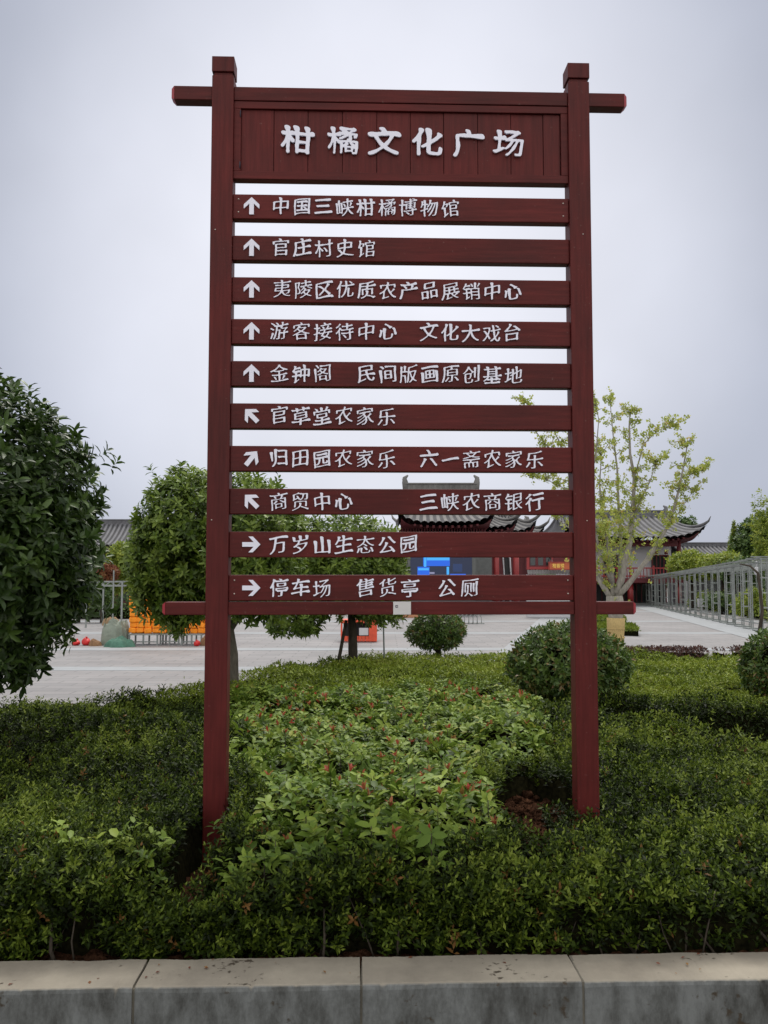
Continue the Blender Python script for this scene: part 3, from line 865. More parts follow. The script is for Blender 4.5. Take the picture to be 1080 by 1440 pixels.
def grow_cover():
    rng = np.random.default_rng(77)
    sets = {}
    def put(key, x, y, z, nrmv, L, W, tint, dirn):
        sets.setdefault(key, []).append((np.stack([x, y, z], 1), dirn, nrmv, L, W, tint))
    def surf_normal(x, y):
        e = 0.03
        gx = (cover_height(x + e, y) - cover_height(x - e, y)) / (2 * e); gy = (cover_height(x, y + e) - cover_height(x, y - e)) / (2 * e)
        return unit(np.stack([-gx, -gy, np.ones_like(x)], 1))
    def sprigs(x, y, z, nn, LL, tint, frac):
        """short shoots that carry pairs of narrow leaves"""
        k = rng.random(len(x)) < frac
        x, y, z, nn, tint = x[k], y[k], z[k], nn[k], tint[k]
        n = len(x)
        ax = unit(nn * 0.9 + np.array([0, -0.1, 0.25]) + 0.55 * rng.normal(size=(n, 3)))
        a = unit(np.cross(ax, np.array([0.3, 0.8, 0.1]) + 0.2 * rng.normal(size=(n, 3)))); b = np.cross(ax, a)
        ln = LL * rng.uniform(1.2, 3.0, n)
        for j in range(8):
            an = (j // 2) * 1.571 + (j % 2) * math.pi
            r = a * math.cos(an) + b * math.sin(an)
            f = (j // 2) / 3.0
            c = np.stack([x, y, z], 1) + ax * (ln * (f - 0.7))[:, None]
            lf = 0.35 + 0.75 * f + 0.2 * rng.normal(size=n)
            d = unit(r + ax * lf[:, None] + 0.2 * rng.normal(size=(n, 3)))
            u = unit(ax - r * lf[:, None] * 0.8 + 0.15 * rng.normal(size=(n, 3)))
            L = LL * 1.25 * rng.uniform(0.7, 1.2, n) * (1.05 - 0.35 * f)
            t = np.where(tint > 0.98, 1.0, np.clip(tint - 0.14 + 0.30 * f + 0.10 * rng.normal(size=n), 0, 0.97))
            put('p', c[:, 0], c[:, 1], c[:, 2], u, L, L * 0.42, t, d)
    bands = [(3.25, 4.6, 11500, 0.027), (4.6, 6.2, 8500, 0.029), (6.2, 8.8, 4600, 0.036), (8.8, 13.3, 2600, 0.046)]
    for y0, y1, dens, LL in bands:
        x, y = sample_cover(rng, dens, y0, y1)
        op = cover_open(x, y)
        edge = vnoise(x * 5, y * 5, 31) * 0.35 - 0.17
        ph = in_poly(x + edge, y + edge * 0.8, PHOT_POLY)
        stray = (rng.random(len(x)) < 0.004) & (y < 5) & (x < 0.2)
        rear = (y > 7.9 + 0.5 * vnoise(x * 2, y * 2, 33) - 0.12 * np.clip(x - 1.5, 0, 4)) & (x > -2.2)
        k = ~op & ~ph
        x, y, rear = x[k], y[k], rear[k]
        n = len(x)
        # leaves thin out in clumps, so dark gaps stay between shoots
        cl = vnoise(x * 16, y * 16, 41) * 0.6 + vnoise(x * 6, y * 6, 42) * 0.4
        kk = rng.random(n) < np.clip(0.25 + 1.5 * cl, 0, 1)
        x, y, rear, cl = x[kk], y[kk], rear[kk], cl[kk]
        n = len(x)
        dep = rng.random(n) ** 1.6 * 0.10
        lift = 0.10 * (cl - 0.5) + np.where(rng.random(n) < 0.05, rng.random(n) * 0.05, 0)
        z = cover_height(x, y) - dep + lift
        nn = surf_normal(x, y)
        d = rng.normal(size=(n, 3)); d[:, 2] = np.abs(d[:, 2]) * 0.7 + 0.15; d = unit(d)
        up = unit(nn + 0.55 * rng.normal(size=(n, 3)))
        tint = np.clip(0.52 - dep * 3.0 + 0.24 * rng.normal(size=n) + 0.7 * (vnoise(x * 1.7, y * 1.7, 44) - 0.5) + 0.5 * (cl - 0.5), 0, 0.97)  # tint falls with depth: deeper leaves are darker
        tint = np.where(rng.random(n) < 0.006, 1.0, tint)
        L = LL * rng.uniform(0.7, 1.35, n)
        m = rear
        put('l', x[m], y[m], z[m], up[m], L[m], L[m] * 0.34, tint[m], d[m])
        m = ~rear
        sprigs(x[m], y[m], z[m], nn[m], LL, tint[m], 0.17)
    # front face over the kerb
    n = 10500
    x = rng.uniform(-2.3, 2.3, n); z0 = rng.random(n)
    top = cover_height(x, np.full(n, 3.45)) * 0.98
    z = 0.15 + z0 * (top - 0.15)
    cl = vnoise(x * 12, z * 12, 51) * 0.6 + vnoise(x * 5, z * 5, 52) * 0.4
    k = (rng.random(n) < np.clip(-0.30 + 2.0 * cl, 0, 1)) & (rng.random(n) < 0.62 + 0.38 * z0)
    x, z, cl, z0 = x[k], z[k], cl[k], z0[k]; n = len(x)
    y = 3.365 + 0.0314 * x + rng.random(n) ** 1.2 * 0.12 - 0.06 * (cl - 0.4)
    tint = np.clip(0.40 + 0.22 * rng.normal(size=n) + 0.4 * (cl - 0.5), 0, 0.97); tint = np.where(rng.random(n) < 0.012, 1.0, tint)
    sprigs(x, y, z, np.tile(unit(np.array([[0, -0.8, 0.6]])), (n, 1)), 0.027, tint, 1.0)
    # gap faces: leaves on the far side wall of the trench, its shade put into their low tint
    n = 4200
    t = rng.random(n); i0 = np.array([1.9, 7.56]); i1 = np.array([5.2, 7.42])
    b = i0 + (i1 - i0) * t[:, None]
    z = 0.12 + 0.30 * rng.random(n)
    put('p', b[:, 0] + rng.normal(size=n) * 0.03, b[:, 1] + rng.normal(size=n) * 0.03, z, unit(np.array([-0.4, -0.8, 0.5]) + 0.5 * rng.normal(size=(n, 3))),
        0.04 * rng.uniform(0.7, 1.3, n), 0.016 * np.ones(n), np.clip(0.05 + 0.22 * rng.random(n), 0, 1), unit(rng.normal(size=(n, 3)) + np.array([0, -0.3, 0.3])))
    def cat(k):
        return [np.concatenate([s[i] for s in sets[k]]) for i in range(6)]
    P, D, U, L, W, T = cat('p')
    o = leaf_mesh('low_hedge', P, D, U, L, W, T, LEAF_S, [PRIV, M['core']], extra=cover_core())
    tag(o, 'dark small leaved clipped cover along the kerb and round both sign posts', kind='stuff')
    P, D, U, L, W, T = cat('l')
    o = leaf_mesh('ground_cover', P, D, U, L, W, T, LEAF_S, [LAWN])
    tag(o, 'brighter fine leaved cover at the back of the bed', kind='stuff')
    print('cover leaves', sum(len(s[0]) for v in sets.values() for s in v))

def grow_photinia():
    rng = np.random.default_rng(91)
    P = []; D = []; U = []; L = []; W = []; T = []
    stems = MB()
    xs = rng.uniform(-1.9, 1.5, 13500); ys = rng.uniform(3.4, 8.9, 13500)
    edge = vnoise(xs * 5, ys * 5, 31) * 0.35 - 0.17
    keep = in_poly(xs + edge, ys + edge * 0.8, PHOT_POLY) & ~cover_open(xs, ys)
    keep &= rng.random(13500) < np.where(ys < 5.5, 0.85, 0.8)
    xs, ys = xs[keep], ys[keep]
    # a few strays among the small leaves at left
    ex = rng.uniform(-1.45, -0.75, 16); ey = rng.uniform(3.45, 4.0, 16)
    xs = np.concatenate([xs, ex]); ys = np.concatenate([ys, ey])
    hs = cover_height(xs, ys)
    for i, (x, y, h) in enumerate(zip(xs, ys, hs)):
        dep = rng.random() ** 1.5 * 0.13
        if i >= len(xs) - 16: dep = -0.02
        z = h - dep + rng.normal() * 0.012 + (0.05 if rng.random() < 0.06 else 0)
        tiltv = rng.normal(size=3) * 0.35 + np.array([0, -0.1, 1.0]); tiltv /= np.linalg.norm(tiltv)
        a = np.cross(tiltv, [0.3, 1, 0]); a /= np.linalg.norm(a); b = np.cross(tiltv, a)
        nl = rng.integers(5, 9); ph0 = rng.random() * 6.3
        pr = vnoise(np.array([x * 1.5]), np.array([y * 1.5]), 61)[0]
        red = rng.random() < (0.11 if pr > 0.5 else 0.025) and dep < 0.05
        sz = rng.uniform(0.75, 1.25) * 0.057
        young = rng.random() < 0.2
        t0 = 0.56 + 0.18 * rng.normal() - dep * 3.2  # base tint is lower for deeper shoots
        for k in range(nl):
            an = ph0 + k * 2.4
            r = a * math.cos(an) + b * math.sin(an)
            lift = rng.uniform(-0.05, 0.55) if not red else rng.uniform(0.3, 0.9)
            d = r * (1 - 0.35 * lift) + tiltv * lift
            p = np.array([x, y, z]) - tiltv * (0.05 * k / nl)
            P.append(p); D.append(d); U.append(tiltv * (1.0 - 0.6 * lift) - r * lift * 0.7 + rng.normal(size=3) * 0.12)
            s = sz * rng.uniform(0.8, 1.15)
            L.append(s); W.append(s * rng.uniform(0.44, 0.56))
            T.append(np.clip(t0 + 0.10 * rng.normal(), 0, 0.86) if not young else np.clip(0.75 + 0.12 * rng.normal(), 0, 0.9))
        if red:
            for k in range(rng.integers(3, 6)):
                an = ph0 + k * 2.1
                r = a * math.cos(an) + b * math.sin(an)
                d = r * rng.uniform(0.2, 0.8) + tiltv
                P.append(np.array([x, y, z + 0.006])); D.append(d); U.append(tiltv * 0.5 - r)
                s = sz * rng.uniform(0.6, 0.95); L.append(s); W.append(s * 0.36); T.append(rng.uniform(0.945, 1.0))
        if dep < 0.05 and y < 6 and i % 3 == 0:
            stems.tube([(x, y, z - 0.10), (x, y, z + 0.004)], [0.003, 0.002], 4)
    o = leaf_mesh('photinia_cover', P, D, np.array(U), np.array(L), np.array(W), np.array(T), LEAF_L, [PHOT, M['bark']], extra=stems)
    tag(o, 'larger leaved mid green cover with red shoot tips between the sign posts', kind='stuff')
    print('photinia leaves', len(P))
grow_cover()
grow_photinia()
def hedge_stems():
    rr = random.Random(8); b = MB()
    for i in range(30):
        x = rr.uniform(-1.6, 1.6); y = 3.38 + 0.0314 * x + rr.random() * 0.08
        h = rr.uniform(0.10, 0.26); lean = rr.uniform(-0.14, 0.14); r = rr.choice((0.003, 0.004, 0.006, 0.009))
        b.tube([(x, y, 0.06), (x + lean * 0.5 + rr.uniform(-.02, .02), y - 0.015, 0.1 + h * 0.4), (x + lean, y + 0.01, 0.1 + h)], [r, r * 0.85, r * 0.5], 6)
    return tag(b.build('hedge_twigs', M['bark']), 'bare crooked stems at the foot of the clipped cover', kind='stuff')
hedge_stems()

# ------------------------------------------------------------------ shrubs and trees
def foliage(name, parent, clusters, m, leafL, ratio, nl, seed, tmpl=LEAF_S, droop=0.15, upb=0.5, origin=(0, 0, 0), centre=None, rust=0.0, tint0=0.5):
    """clusters: list of (point, outward direction, size)"""
    rng = np.random.default_rng(seed)
    C = np.array([c[0] for c in clusters]); O = unit(np.array([c[1] for c in clusters], float)); n = len(C)
    ax = unit(O * 0.8 + np.array([0, 0, upb]) + 0.35 * rng.normal(size=(n, 3)))
    P = []; D = []; U = []; L = []; T = []
    a = unit(np.cross(ax, np.array([0.31, 0.77, 0.13]) + 0.01 * rng.normal(size=(n, 3)))); b = np.cross(ax, a)
    tb = tint0 + 0.17 * rng.normal(size=n) + np.array([c[2] for c in clusters]) * 0.0
    ph0 = rng.random(n) * 6.3
    for k in range(nl):
        an = ph0 + 2.4 * k
        r = a * np.cos(an)[:, None] + b * np.sin(an)[:, None]
        lf = (1.0 - k / nl) * 0.9 + rng.normal(size=n) * 0.15
        d = unit(r + ax * lf[:, None] - np.array([0, 0, droop * k / nl]))
        P.append(C - ax * (leafL * 0.9 * k / nl)); D.append(d); U.append(unit(ax - r * lf[:, None] * 0.7 + 0.2 * rng.normal(size=(n, 3))))
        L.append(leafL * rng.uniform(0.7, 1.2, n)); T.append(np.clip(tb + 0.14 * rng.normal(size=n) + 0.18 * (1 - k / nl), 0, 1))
    P = np.vstack(P); D = np.vstack(D); U = np.vstack(U); L = np.concatenate(L); T = np.concatenate(T)
    return leaf_mesh(name, P, D, U, L, L * ratio * rng.uniform(0.8, 1.15, len(L)), T, tmpl, [m], parent=parent, origin=origin)

def lump(d, seed, amp):
    rr = np.random.default_rng(seed)
    r = np.ones(len(d))
    for _ in range(14):
        c = rr.normal(size=3); c /= np.linalg.norm(c)
        r += amp * rr.uniform(-0.6, 1.0) * np.exp(-(1 - d @ c) * rr.uniform(6, 22))
    return r

def crown_points(c, r, n, seed, amp=0.25, inner=0.45, zcut=-0.85, taper=0.0):
    rng = np.random.default_rng(seed)
    d = unit(rng.normal(size=(n, 3)))
    d = d[d[:, 2] > zcut]
    k = lump(d, seed + 1, amp) * (inner + (1 - inner) * rng.random(len(d)) ** 0.45)
    st = rng.random(len(d)) < 0.05
    k = np.where(st, k * rng.uniform(1.03, 1.03 + 0.7 * amp, len(d)), k)
    q = d * k[:, None] * np.array(r)
    if taper: q[:, :2] *= (1 - taper * np.clip(q[:, 2:3] / r[2], -1, 1))
    p = np.array(c) + q
    # hollows: drop clusters inside random voids so that the sky shows through near the edge
    for _ in range(10):
        v = unit(rng.normal(size=(1, 3)))[0] * np.array(r) * rng.uniform(0.7, 1.0) + np.array(c)
        rr = rng.uniform(0.10, 0.2) * min(r)
        keep = np.linalg.norm(p - v, axis=1) > rr
        p, d = p[keep], d[keep]
    return p, d

def tree(name, label, cat, base, blobs, m, leafL, ratio, nl, n, seed, trunk_r=0.05, fork=0.5, group=None, bark='bark', amp=0.25, trunk_pts=None, limbs=7, inner=0.45, upb=0.5, taper=0.0, tmpl=LEAF_S, tint0=0.5, droop=0.15, extra=None):
    base = Vector(base)
    root = empty(name, base)
    tag(root, label, cat, group)
    cl = list(extra or [])
    tot = sum(b[1][0] * b[1][2] for b in blobs)
    for i, (c, r) in enumerate(blobs):
        p, d = crown_points(c, r, int(n * r[0] * r[2] / tot), seed + 10 * i, amp, inner, taper=taper)
        cl += list(zip(p, d, np.zeros(len(p))))
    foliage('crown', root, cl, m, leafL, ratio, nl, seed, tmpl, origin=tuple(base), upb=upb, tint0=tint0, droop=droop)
    mb = MB(); rr = random.Random(seed)
    c0 = Vector(blobs[0][0]); 
    top = Vector((c0.x, c0.y, c0.z + blobs[0][1][2] * 0.5)) - base
    fk = (Vector((c0.x, c0.y, c0.z - blobs[0][1][2] * fork)) - base)
    if trunk_pts: pts = [Vector(p) - base for p in trunk_pts]
    else: pts = [Vector((0, 0, -0.05)), fk * 0.5 + Vector((rr.uniform(-.03, .03), 0, 0)), fk]
    mb.tube(pts, [trunk_r * (1 - 0.3 * i / (len(pts) - 1)) for i in range(len(pts))], 10)
    f = pts[-1]
    for i in range(limbs):
        t = Vector(rr.choice(cl)[0]) - base
        t = f + (t - f) * 0.85
        md = f.lerp(t, 0.5) + Vector((0, 0, 0.12 * (t - f).length))
        mb.tube([f, md, t], [trunk_r * 0.55, trunk_r * 0.35, trunk_r * 0.1], 6)
    mb.build('trunk', M[bark], root)
    return root

# big osmanthus at the left edge, close to the camera
tree('osmanthus_tree', 'big dark glossy leaved tree cut by the left edge of the photo', 'tree', (-2.95, 5.9, 0.1),
     [((-2.72, 5.9, 1.95), (0.78, 0.80, 0.98)), ((-2.55, 5.8, 1.62), (0.62, 0.66, 0.48)), ((-2.62, 5.75, 1.12), (0.40, 0.45, 0.36)), ((-2.42, 5.7, 1.85), (0.42, 0.5, 0.42))], OSM, 0.088, 0.40, 10, 2700, 3, 0.06, 0.9, limbs=18, amp=0.3, tmpl=LEAF_L, droop=0.35)
rr = random.Random(77)
hang = []                                  # thin hanging sprays under the round tree: the plaza shows between them
for _ in range(80):
    px, py = rr.gauss(245, 27), 862 - abs(rr.gauss(0, 26))
    if px < 218 and py > 848: continue
    for k in range(5): hang.append((at(px + k * rr.uniform(-2, 2), py + k * rr.uniform(2, 9), 9.1 + rr.uniform(-.3, .3)), (rr.gauss(0, 1), -0.3, -0.6), 0))
for _ in range(26):
    px, py = rr.uniform(200, 292), rr.uniform(812, 858)
    for k in range(4): hang.append((at(px + k * rr.uniform(-3, 3), py + k * rr.uniform(0, 6), 9.1 + rr.uniform(-.3, .3)), (rr.gauss(0, 1), -0.3, 0.2), 0))
B0 = at(328, 960, 9.2)
cB = at(268, 775, 9.2); cB2 = at(355, 775, 9.0)
tree('osmanthus_tree', 'round green tree whose stem stands right beside the left sign post', 'tree', (B0.x, 9.2, 0.1),
     [(tuple(cB + Vector((0.03, 0, 0.16))), (0.64, 0.7, 0.74)), (tuple(cB2), (0.55, 0.7, 0.86)), (tuple(at(222, 790, 9.1)), (0.34, 0.5, 0.50))], OSMB, 0.082, 0.42, 9, 3200, 8, 0.055, 0.8, limbs=10,
     trunk_pts=[(B0.x + 0.02, 9.2, 0.05), tuple(at(328, 920, 9.2)), tuple(at(323, 885, 9.2)), tuple(at(338, 862, 9.2)), tuple(at(330, 830, 9.2))], amp=0.25, extra=hang, tmpl=LEAF_L, droop=0.25, bark='bark_mid')
C0 = at(497, 925, 12.0)
tree('osmanthus_tree', 'wide low tree in front of the orange red booth, seen through the slats', 'tree', (C0.x, 12.0, 0.1),
     [(tuple(at(495, 800, 12.0)), (0.78, 0.8, 0.80)), (tuple(at(422, 796, 11.8)), (0.50, 0.7, 0.76)), (tuple(at(412, 872, 11.6)), (0.42, 0.45, 0.24)), (tuple(at(535, 820, 12.0)), (0.40, 0.6, 0.7))], OSMB, 0.085, 0.42, 8, 3500, 21, 0.075, 0.9, limbs=10,
     trunk_pts=[(C0.x, 12.0, 0.05), tuple(at(496, 895, 12)), tuple(at(494, 860, 12))], amp=0.24, droop=0.25)
# its prop and a thin stake
mb = MB(); a = at(470, 926, 11.9); q = at(487, 872, 11.95); mb.tube([(a.x, a.y, 0.1), tuple(q)], [0.028, 0.022], 8)
tag(mb.build('tree_prop', M['bark']), 'dark slanting wooden prop left of the wide low tree', 'tree prop')
mb = MB(); a = at(541, 917, 12.3); q = at(539, 868, 12.3); mb.tube([(a.x, a.y, 0.1), tuple(q)], [0.012, 0.012], 6)
tag(mb.build('stake', M['galv']), 'thin grey stake upright between the low tree and the small ball shrub', 'stake')

def ball(label, c, r, seed, n, m=BALL, L=0.06, stem=None, nl=6):
    base = Vector((c[0], c[1], 0.1))
    root = empty('ball_shrub', base); tag(root, label, 'shrub', 'clipped ball shrubs in the bed')
    p, d = crown_points(c, r, n, seed, 0.13, 0.70, zcut=-0.95)
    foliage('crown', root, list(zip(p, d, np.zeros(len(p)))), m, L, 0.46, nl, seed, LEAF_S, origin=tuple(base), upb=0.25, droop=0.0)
    mb = MB(); rr = random.Random(seed)
    top = Vector(c) - base
    if stem: mb.tube([(0, 0, 0), (0.02, 0, max(0.1, top.z - r[2] * 0.6)), top], [stem, stem * .8, stem * .5], 8)
    for i in range(16):
        e = top + Vector((rr.uniform(-.7, .7) * r[0], rr.uniform(-.7, .7) * r[1], rr.uniform(-.5, .7) * r[2]))
        mb.tube([(0, 0, 0.1), top * 0.5, e], [0.016, 0.012, 0.004], 5)
    mb.blob(tuple(top), (r[0] * 0.62, r[1] * 0.62, r[2] * 0.62), seed, 0.05)
    mb.build('trunk', M['core'] if not stem else M['bark'], root)
    return root
cb = at(800, 934, 8.2)
ball('large dense ball shrub right behind the right sign post', tuple(cb + Vector((0, 0, 0.02))), (0.55, 0.55, 0.37), 51, 2300, L=0.052)
cs = at(615, 887, 13.2)
ball('small ball shrub on a short stem at the back edge of the bed', tuple(cs), (0.43, 0.43, 0.30), 52, 1000, L=0.06, stem=0.05)
ce = at(1098, 938, 8.3)
ball('ball shrub cut by the right edge of the photo', tuple(ce), (0.36, 0.40, 0.36), 53, 1100, L=0.055)

# maroon clipped hedge along the back right of the bed
def maroon_hedge(label, px0, px1, seed):
    a = at(px0, 915, 13.0); b_ = at(px1, 915, 12.6)
    rng = np.random.default_rng(seed)
    Lh = b_.x - a.x
    n = int(5200 * Lh / 2)
    x = rng.uniform(0, Lh, n); y = rng.uniform(-0.22, 0.22, n)
    top = 0.52 + 0.03 * (vnoise(x * 6, y * 6, seed) - .5)
    face = rng.random(n) < 0.5
    z = np.where(face, rng.uniform(0.1, 0.5, n), top - rng.random(n) * 0.05)
    y = np.where(face, -0.22 + rng.normal(size=n) * 0.03, y)
    P = np.stack([x, y, z], 1)
    D = unit(rng.normal(size=(n, 3)) + np.array([0, -0.2, 0.5])); U = unit(rng.normal(size=(n, 3)) * 0.6 + np.array([0, -0.4, 0.8]))
    root = empty('maroon_hedge', (a.x, 12.85, 0.0)); tag(root, label, 'hedge')
    L_ = 0.04 * rng.uniform(0.7, 1.3, n)
    leaf_mesh('foliage', P, D, U, L_, L_ * 0.5, rng.random(n), LEAF_S, [MARO], parent=root)
    mb = MB(); mb.box(0.04, Lh - 0.04, -0.17, 0.17, 0.05, 0.44); mb.build('shaded_twig_core', M['core'], root)
maroon_hedge('long maroon clipped hedge at the back right of the bed', 872, 998, 5)
maroon_hedge('short maroon hedge block right of the long maroon hedge', 1003, 1021, 6)
maroon_hedge('maroon hedge block next to the right edge shrub', 1026, 1075, 7)

# ginkgo with a straw wrapped stem
def ginkgo():
    Y = 18.6
    base = at(865, 915, Y); base.z = 0
    root = empty('ginkgo_tree', base); tag(root, 'sparse yellow green ginkgo with a straw wrapped stem right of the sign', 'tree')
    def q(px, py, dy=0.0): return at(px, py, Y + dy) - base
    fork = q(864, 838)
    mb = MB()
    mb.tube([Vector((0, 0, -0.05)), q(866, 870), q(865, 852), fork], [0.15, 0.145, 0.19, 0.17], 12)
    wr = MB(); wr.tube([q(866, 921), q(866, 906), q(866, 893), q(866, 880), q(866, 869)], [0.158, 0.170, 0.172, 0.185, 0.19], 14)
    for z in (885, 897): wr.tube([q(866, z), q(866, z - 1.5)], [0.19, 0.19], 14)
    limbs = [
        ([(867, 835), (874, 814), (879, 786), (886, 762), (889, 730), (891, 698), (892, 672), (886, 638), (885, 600), (886, 578)], 0.10, 0.0),
        ([(868, 838), (880, 826), (892, 811), (911, 786), (925, 765), (939, 740), (948, 714), (955, 688), (961, 656), (967, 624)], 0.085, -0.4),
        ([(862, 838), (860, 800), (853, 755), (846, 715), (843, 680), (846, 640)], 0.07, 0.5),
        ([(860, 842), (849, 826), (838, 808), (826, 770), (816, 735), (806, 700), (798, 655), (786, 620), (776, 600)], 0.075, 0.3),
        ([(858, 838), (846, 815), (832, 790), (812, 750), (790, 735), (772, 715)], 0.045, 0.7),
        ([(872, 828), (872, 800), (873, 760), (870, 715), (868, 660), (862, 610), (858, 565)], 0.06, 0.9),
        ([(889, 730), (900, 705), (915, 675), (922, 650)], 0.035, -0.3),
        ([(860, 820), (842, 780), (838, 745), (826, 690), (838, 640), (842, 590), (838, 570)], 0.04, -0.5),
        ([(798, 655), (770, 628), (748, 600), (742, 568)], 0.028, 0.2),
        ([(851, 730), (800, 690), (770, 675), (745, 670)], 0.022, 0.0),
        ([(939, 740), (955, 720), (975, 690)], 0.02, 0.0),
        ([(892, 672), (905, 625), (925, 605), (946, 600)], 0.02, 0.2),
        ([(955, 688), (970, 668), (986, 662)], 0.015, 0.1),
    ]
    rng = np.random.default_rng(4); rr = random.Random(4)
    cl = []
    for pts, r, dy in limbs:
        n = len(pts)
        P3 = [q(p[0], p[1], dy * i / (n - 1) * 1.6) for i, p in enumerate(pts)]
        mb.tube(P3, [r * 0.8 * (1 - 0.85 * i / (n - 1)) * (1 + 0.08 * math.sin(i * 2.3)) for i in range(n)], 8)
        for i in range(n):
            fr_ = i / (n - 1)
            if fr_ < 0.28 and r > 0.05: continue
            for k in range(4 if r > 0.03 else 5):
                p = P3[i].lerp(P3[min(i + 1, n - 1)], rr.random())
                d = Vector((rr.uniform(-1, 1), rr.uniform(-1, 1), rr.uniform(-0.1, 0.8))).normalized()
                ln = rr.uniform(0.12, 0.42)
                e = p + d * ln
                mb.tube([p, p.lerp(e, .5) + Vector((0, 0, 0.03)), e], [0.009, 0.007, 0.003], 4)
                for _ in range(int(4 + ln * 14)):
                    t = rr.uniform(0.25, 1.05)
                    c = p.lerp(e, t) + Vector((rr.gauss(0, .035), rr.gauss(0, .035), rr.gauss(0, .035)))
                    cl.append((c, (rr.gauss(0, 1), rr.gauss(0, 1), rr.gauss(0.2, 1)), 0))
            # clusters straight on the limb
            for _ in range(5):
                p = P3[i].lerp(P3[min(i + 1, n - 1)], rr.random())
                cl.append((p + Vector((rr.gauss(0, .06), rr.gauss(0, .06), rr.gauss(0, .05))), (rr.gauss(0, 1), rr.gauss(0, 1), rr.gauss(0.2, 1)), 0))
    # fuller lower middle
    for _ in range(520):
        c = q(rr.gauss(862, 24), rr.gauss(742, 36), rr.gauss(0.2, 0.5))
        cl.append((c, (rr.gauss(0, 1), rr.gauss(0, 1), rr.gauss(0.2, 1)), 0))
    mb.build('trunk', M['bark_pale'], root)
    wr.build('straw_wrap', M['straw'], root)
    foliage('crown', root, cl, GINK, 0.062, 0.95, 4, 9, LEAF_F, upb=0.3, tint0=0.45)
ginkgo()

# ------------------------------------------------------------------ buildings
def curved_roof(mb, cx, cy, hx, hy, ze, zr, rhx, up, pitch=0.30, m=0, thick=0.10):
    """hipped Chinese roof: hollow slopes, lifted corners, rows of half round tiles"""
    def slope(front):
        nrow = int((2 * (hx if front in (0, 1) else hy)) / pitch)
        nu = nrow * 4
        def fn(a, t):
            s = 2 * a - 1
            z = ze + (zr - ze) * (0.45 * t + 0.55 * t * t) + up * (abs(s) ** 5) * (1 - t) ** 2
            z += 0.09 * abs(math.sin(math.pi * nrow * a))
            ov = 1 + 0.03 * abs(s) ** 6 * (1 - t)
            if front == 0: return (cx + s * (hx + (rhx - hx) * t) * ov, cy - hy * (1 - t) * ov, z)
            if front == 1: return (cx - s * (hx + (rhx - hx) * t) * ov, cy + hy * (1 - t) * ov, z)
            if front == 2: return (cx + (hx + (rhx - hx) * t) * ov, cy + s * hy * (1 - t) * ov, z)
            return (cx - (hx + (rhx - hx) * t) * ov, cy - s * hy * (1 - t) * ov, z)
        f0 = len(mb.f)
        mb.grid(fn, nu, 10, m, True)
        for q in range(f0, len(mb.f)):
            if (q - f0) % nu % 4 in (0, 3): mb.m[q] = m + 1
    for k in range(4): slope(k)
    # hip ridges with raised tips
    for sx in (-1, 1):
        for sy in (-1, 1):
            pts = []
            for i in range(11):
                t = 1 - i / 10
                z = ze + (zr - ze) * (0.45 * t + 0.55 * t * t) + up * (1 - t) ** 2 + 0.09
                pts.append((cx + sx * (hx + (rhx - hx) * t), cy + sy * hy * (1 - t), z))
            p = Vector(pts[-1]); pts.append(p + Vector((sx * 0.18, sy * 0.15, 0.16))); pts.append(p + Vector((sx * 0.28, sy * 0.22, 0.42)))
            mb.tube(pts, [0.09] * 11 + [0.06, 0.015], 6, m)

def eaves(mb, cx, cy, hx, hy, ze, up, m=0, step=0.28):
    """soffit and rows of rafters under the tiles"""
    def fn(a, b):
        s = 2 * a - 1; t = 2 * b - 1
        k = max(abs(s), abs(t))
        return (cx + s * hx * 0.98, cy + t * hy * 0.98, ze - 0.16 + 0.10 * (1 - k) + up * 0.8 * (abs(s * t)) ** 6)
    mb.grid(fn, 24, 24, m, False)
    n = int(2 * hx / step)
    for i in range(n + 1):
        x = -hx + 0.1 + (2 * hx - 0.2) * i / n; s = x / hx
        if abs(s) > 0.8: continue
        z = ze - 0.16 + up * abs(s) ** 5
        mb.box(cx + x - 0.05, cx + x + 0.05, cy - hy * 0.97, cy - hy * 0.97 + 0.9, z - 0.04, z + 0.06, m)
    n = int(2 * hy / step)
    for i in range(n + 1):
        y = -hy + 0.1 + (2 * hy - 0.2) * i / n; s = y / hy
        if abs(s) > 0.8: continue
        z = ze - 0.16 + up * abs(s) ** 5
        for sx in (-1, 1):
            mb.box(cx + sx * hx * 0.97 - (0.9 if sx > 0 else 0), cx + sx * hx * 0.97 + (0 if sx > 0 else 0.9), cy + y - 0.05, cy + y + 0.05, z - 0.04, z + 0.06, m)

def ridge(mb, cx, cy, rhx, z, h=0.35, m=0, orn=0.45):
    mb.box(cx - rhx, cx + rhx, cy - 0.12, cy + 0.12, z - 0.1, z + h, m)
    mb.box(cx - rhx - 0.02, cx + rhx + 0.02, cy - 0.17, cy + 0.17, z + h + 0.003, z + h + 0.07, m)
    n = int(2 * rhx / 0.25)
    for i in range(n):
        x = cx - rhx + 0.12 + i * 0.25
        mb.box(x, x + 0.13, cy - 0.145, cy - 0.122, z + 0.05, z + h - 0.05, m)
    for sx in (-1, 1):
        x = cx + sx * rhx
        mb.tube([(x - sx * 0.05, cy, z - 0.05), (x, cy, z + h + 0.1), (x + sx * 0.02, cy, z + h + orn * .7), (x - sx * 0.14, cy, z + h + orn)], [0.15, 0.15, 0.11, 0.04], 8, m)
        mb.tube([(x, cy, z + h + orn * .5), (x + sx * 0.14, cy, z + h + orn * .55)], [0.07, 0.02], 6, m)

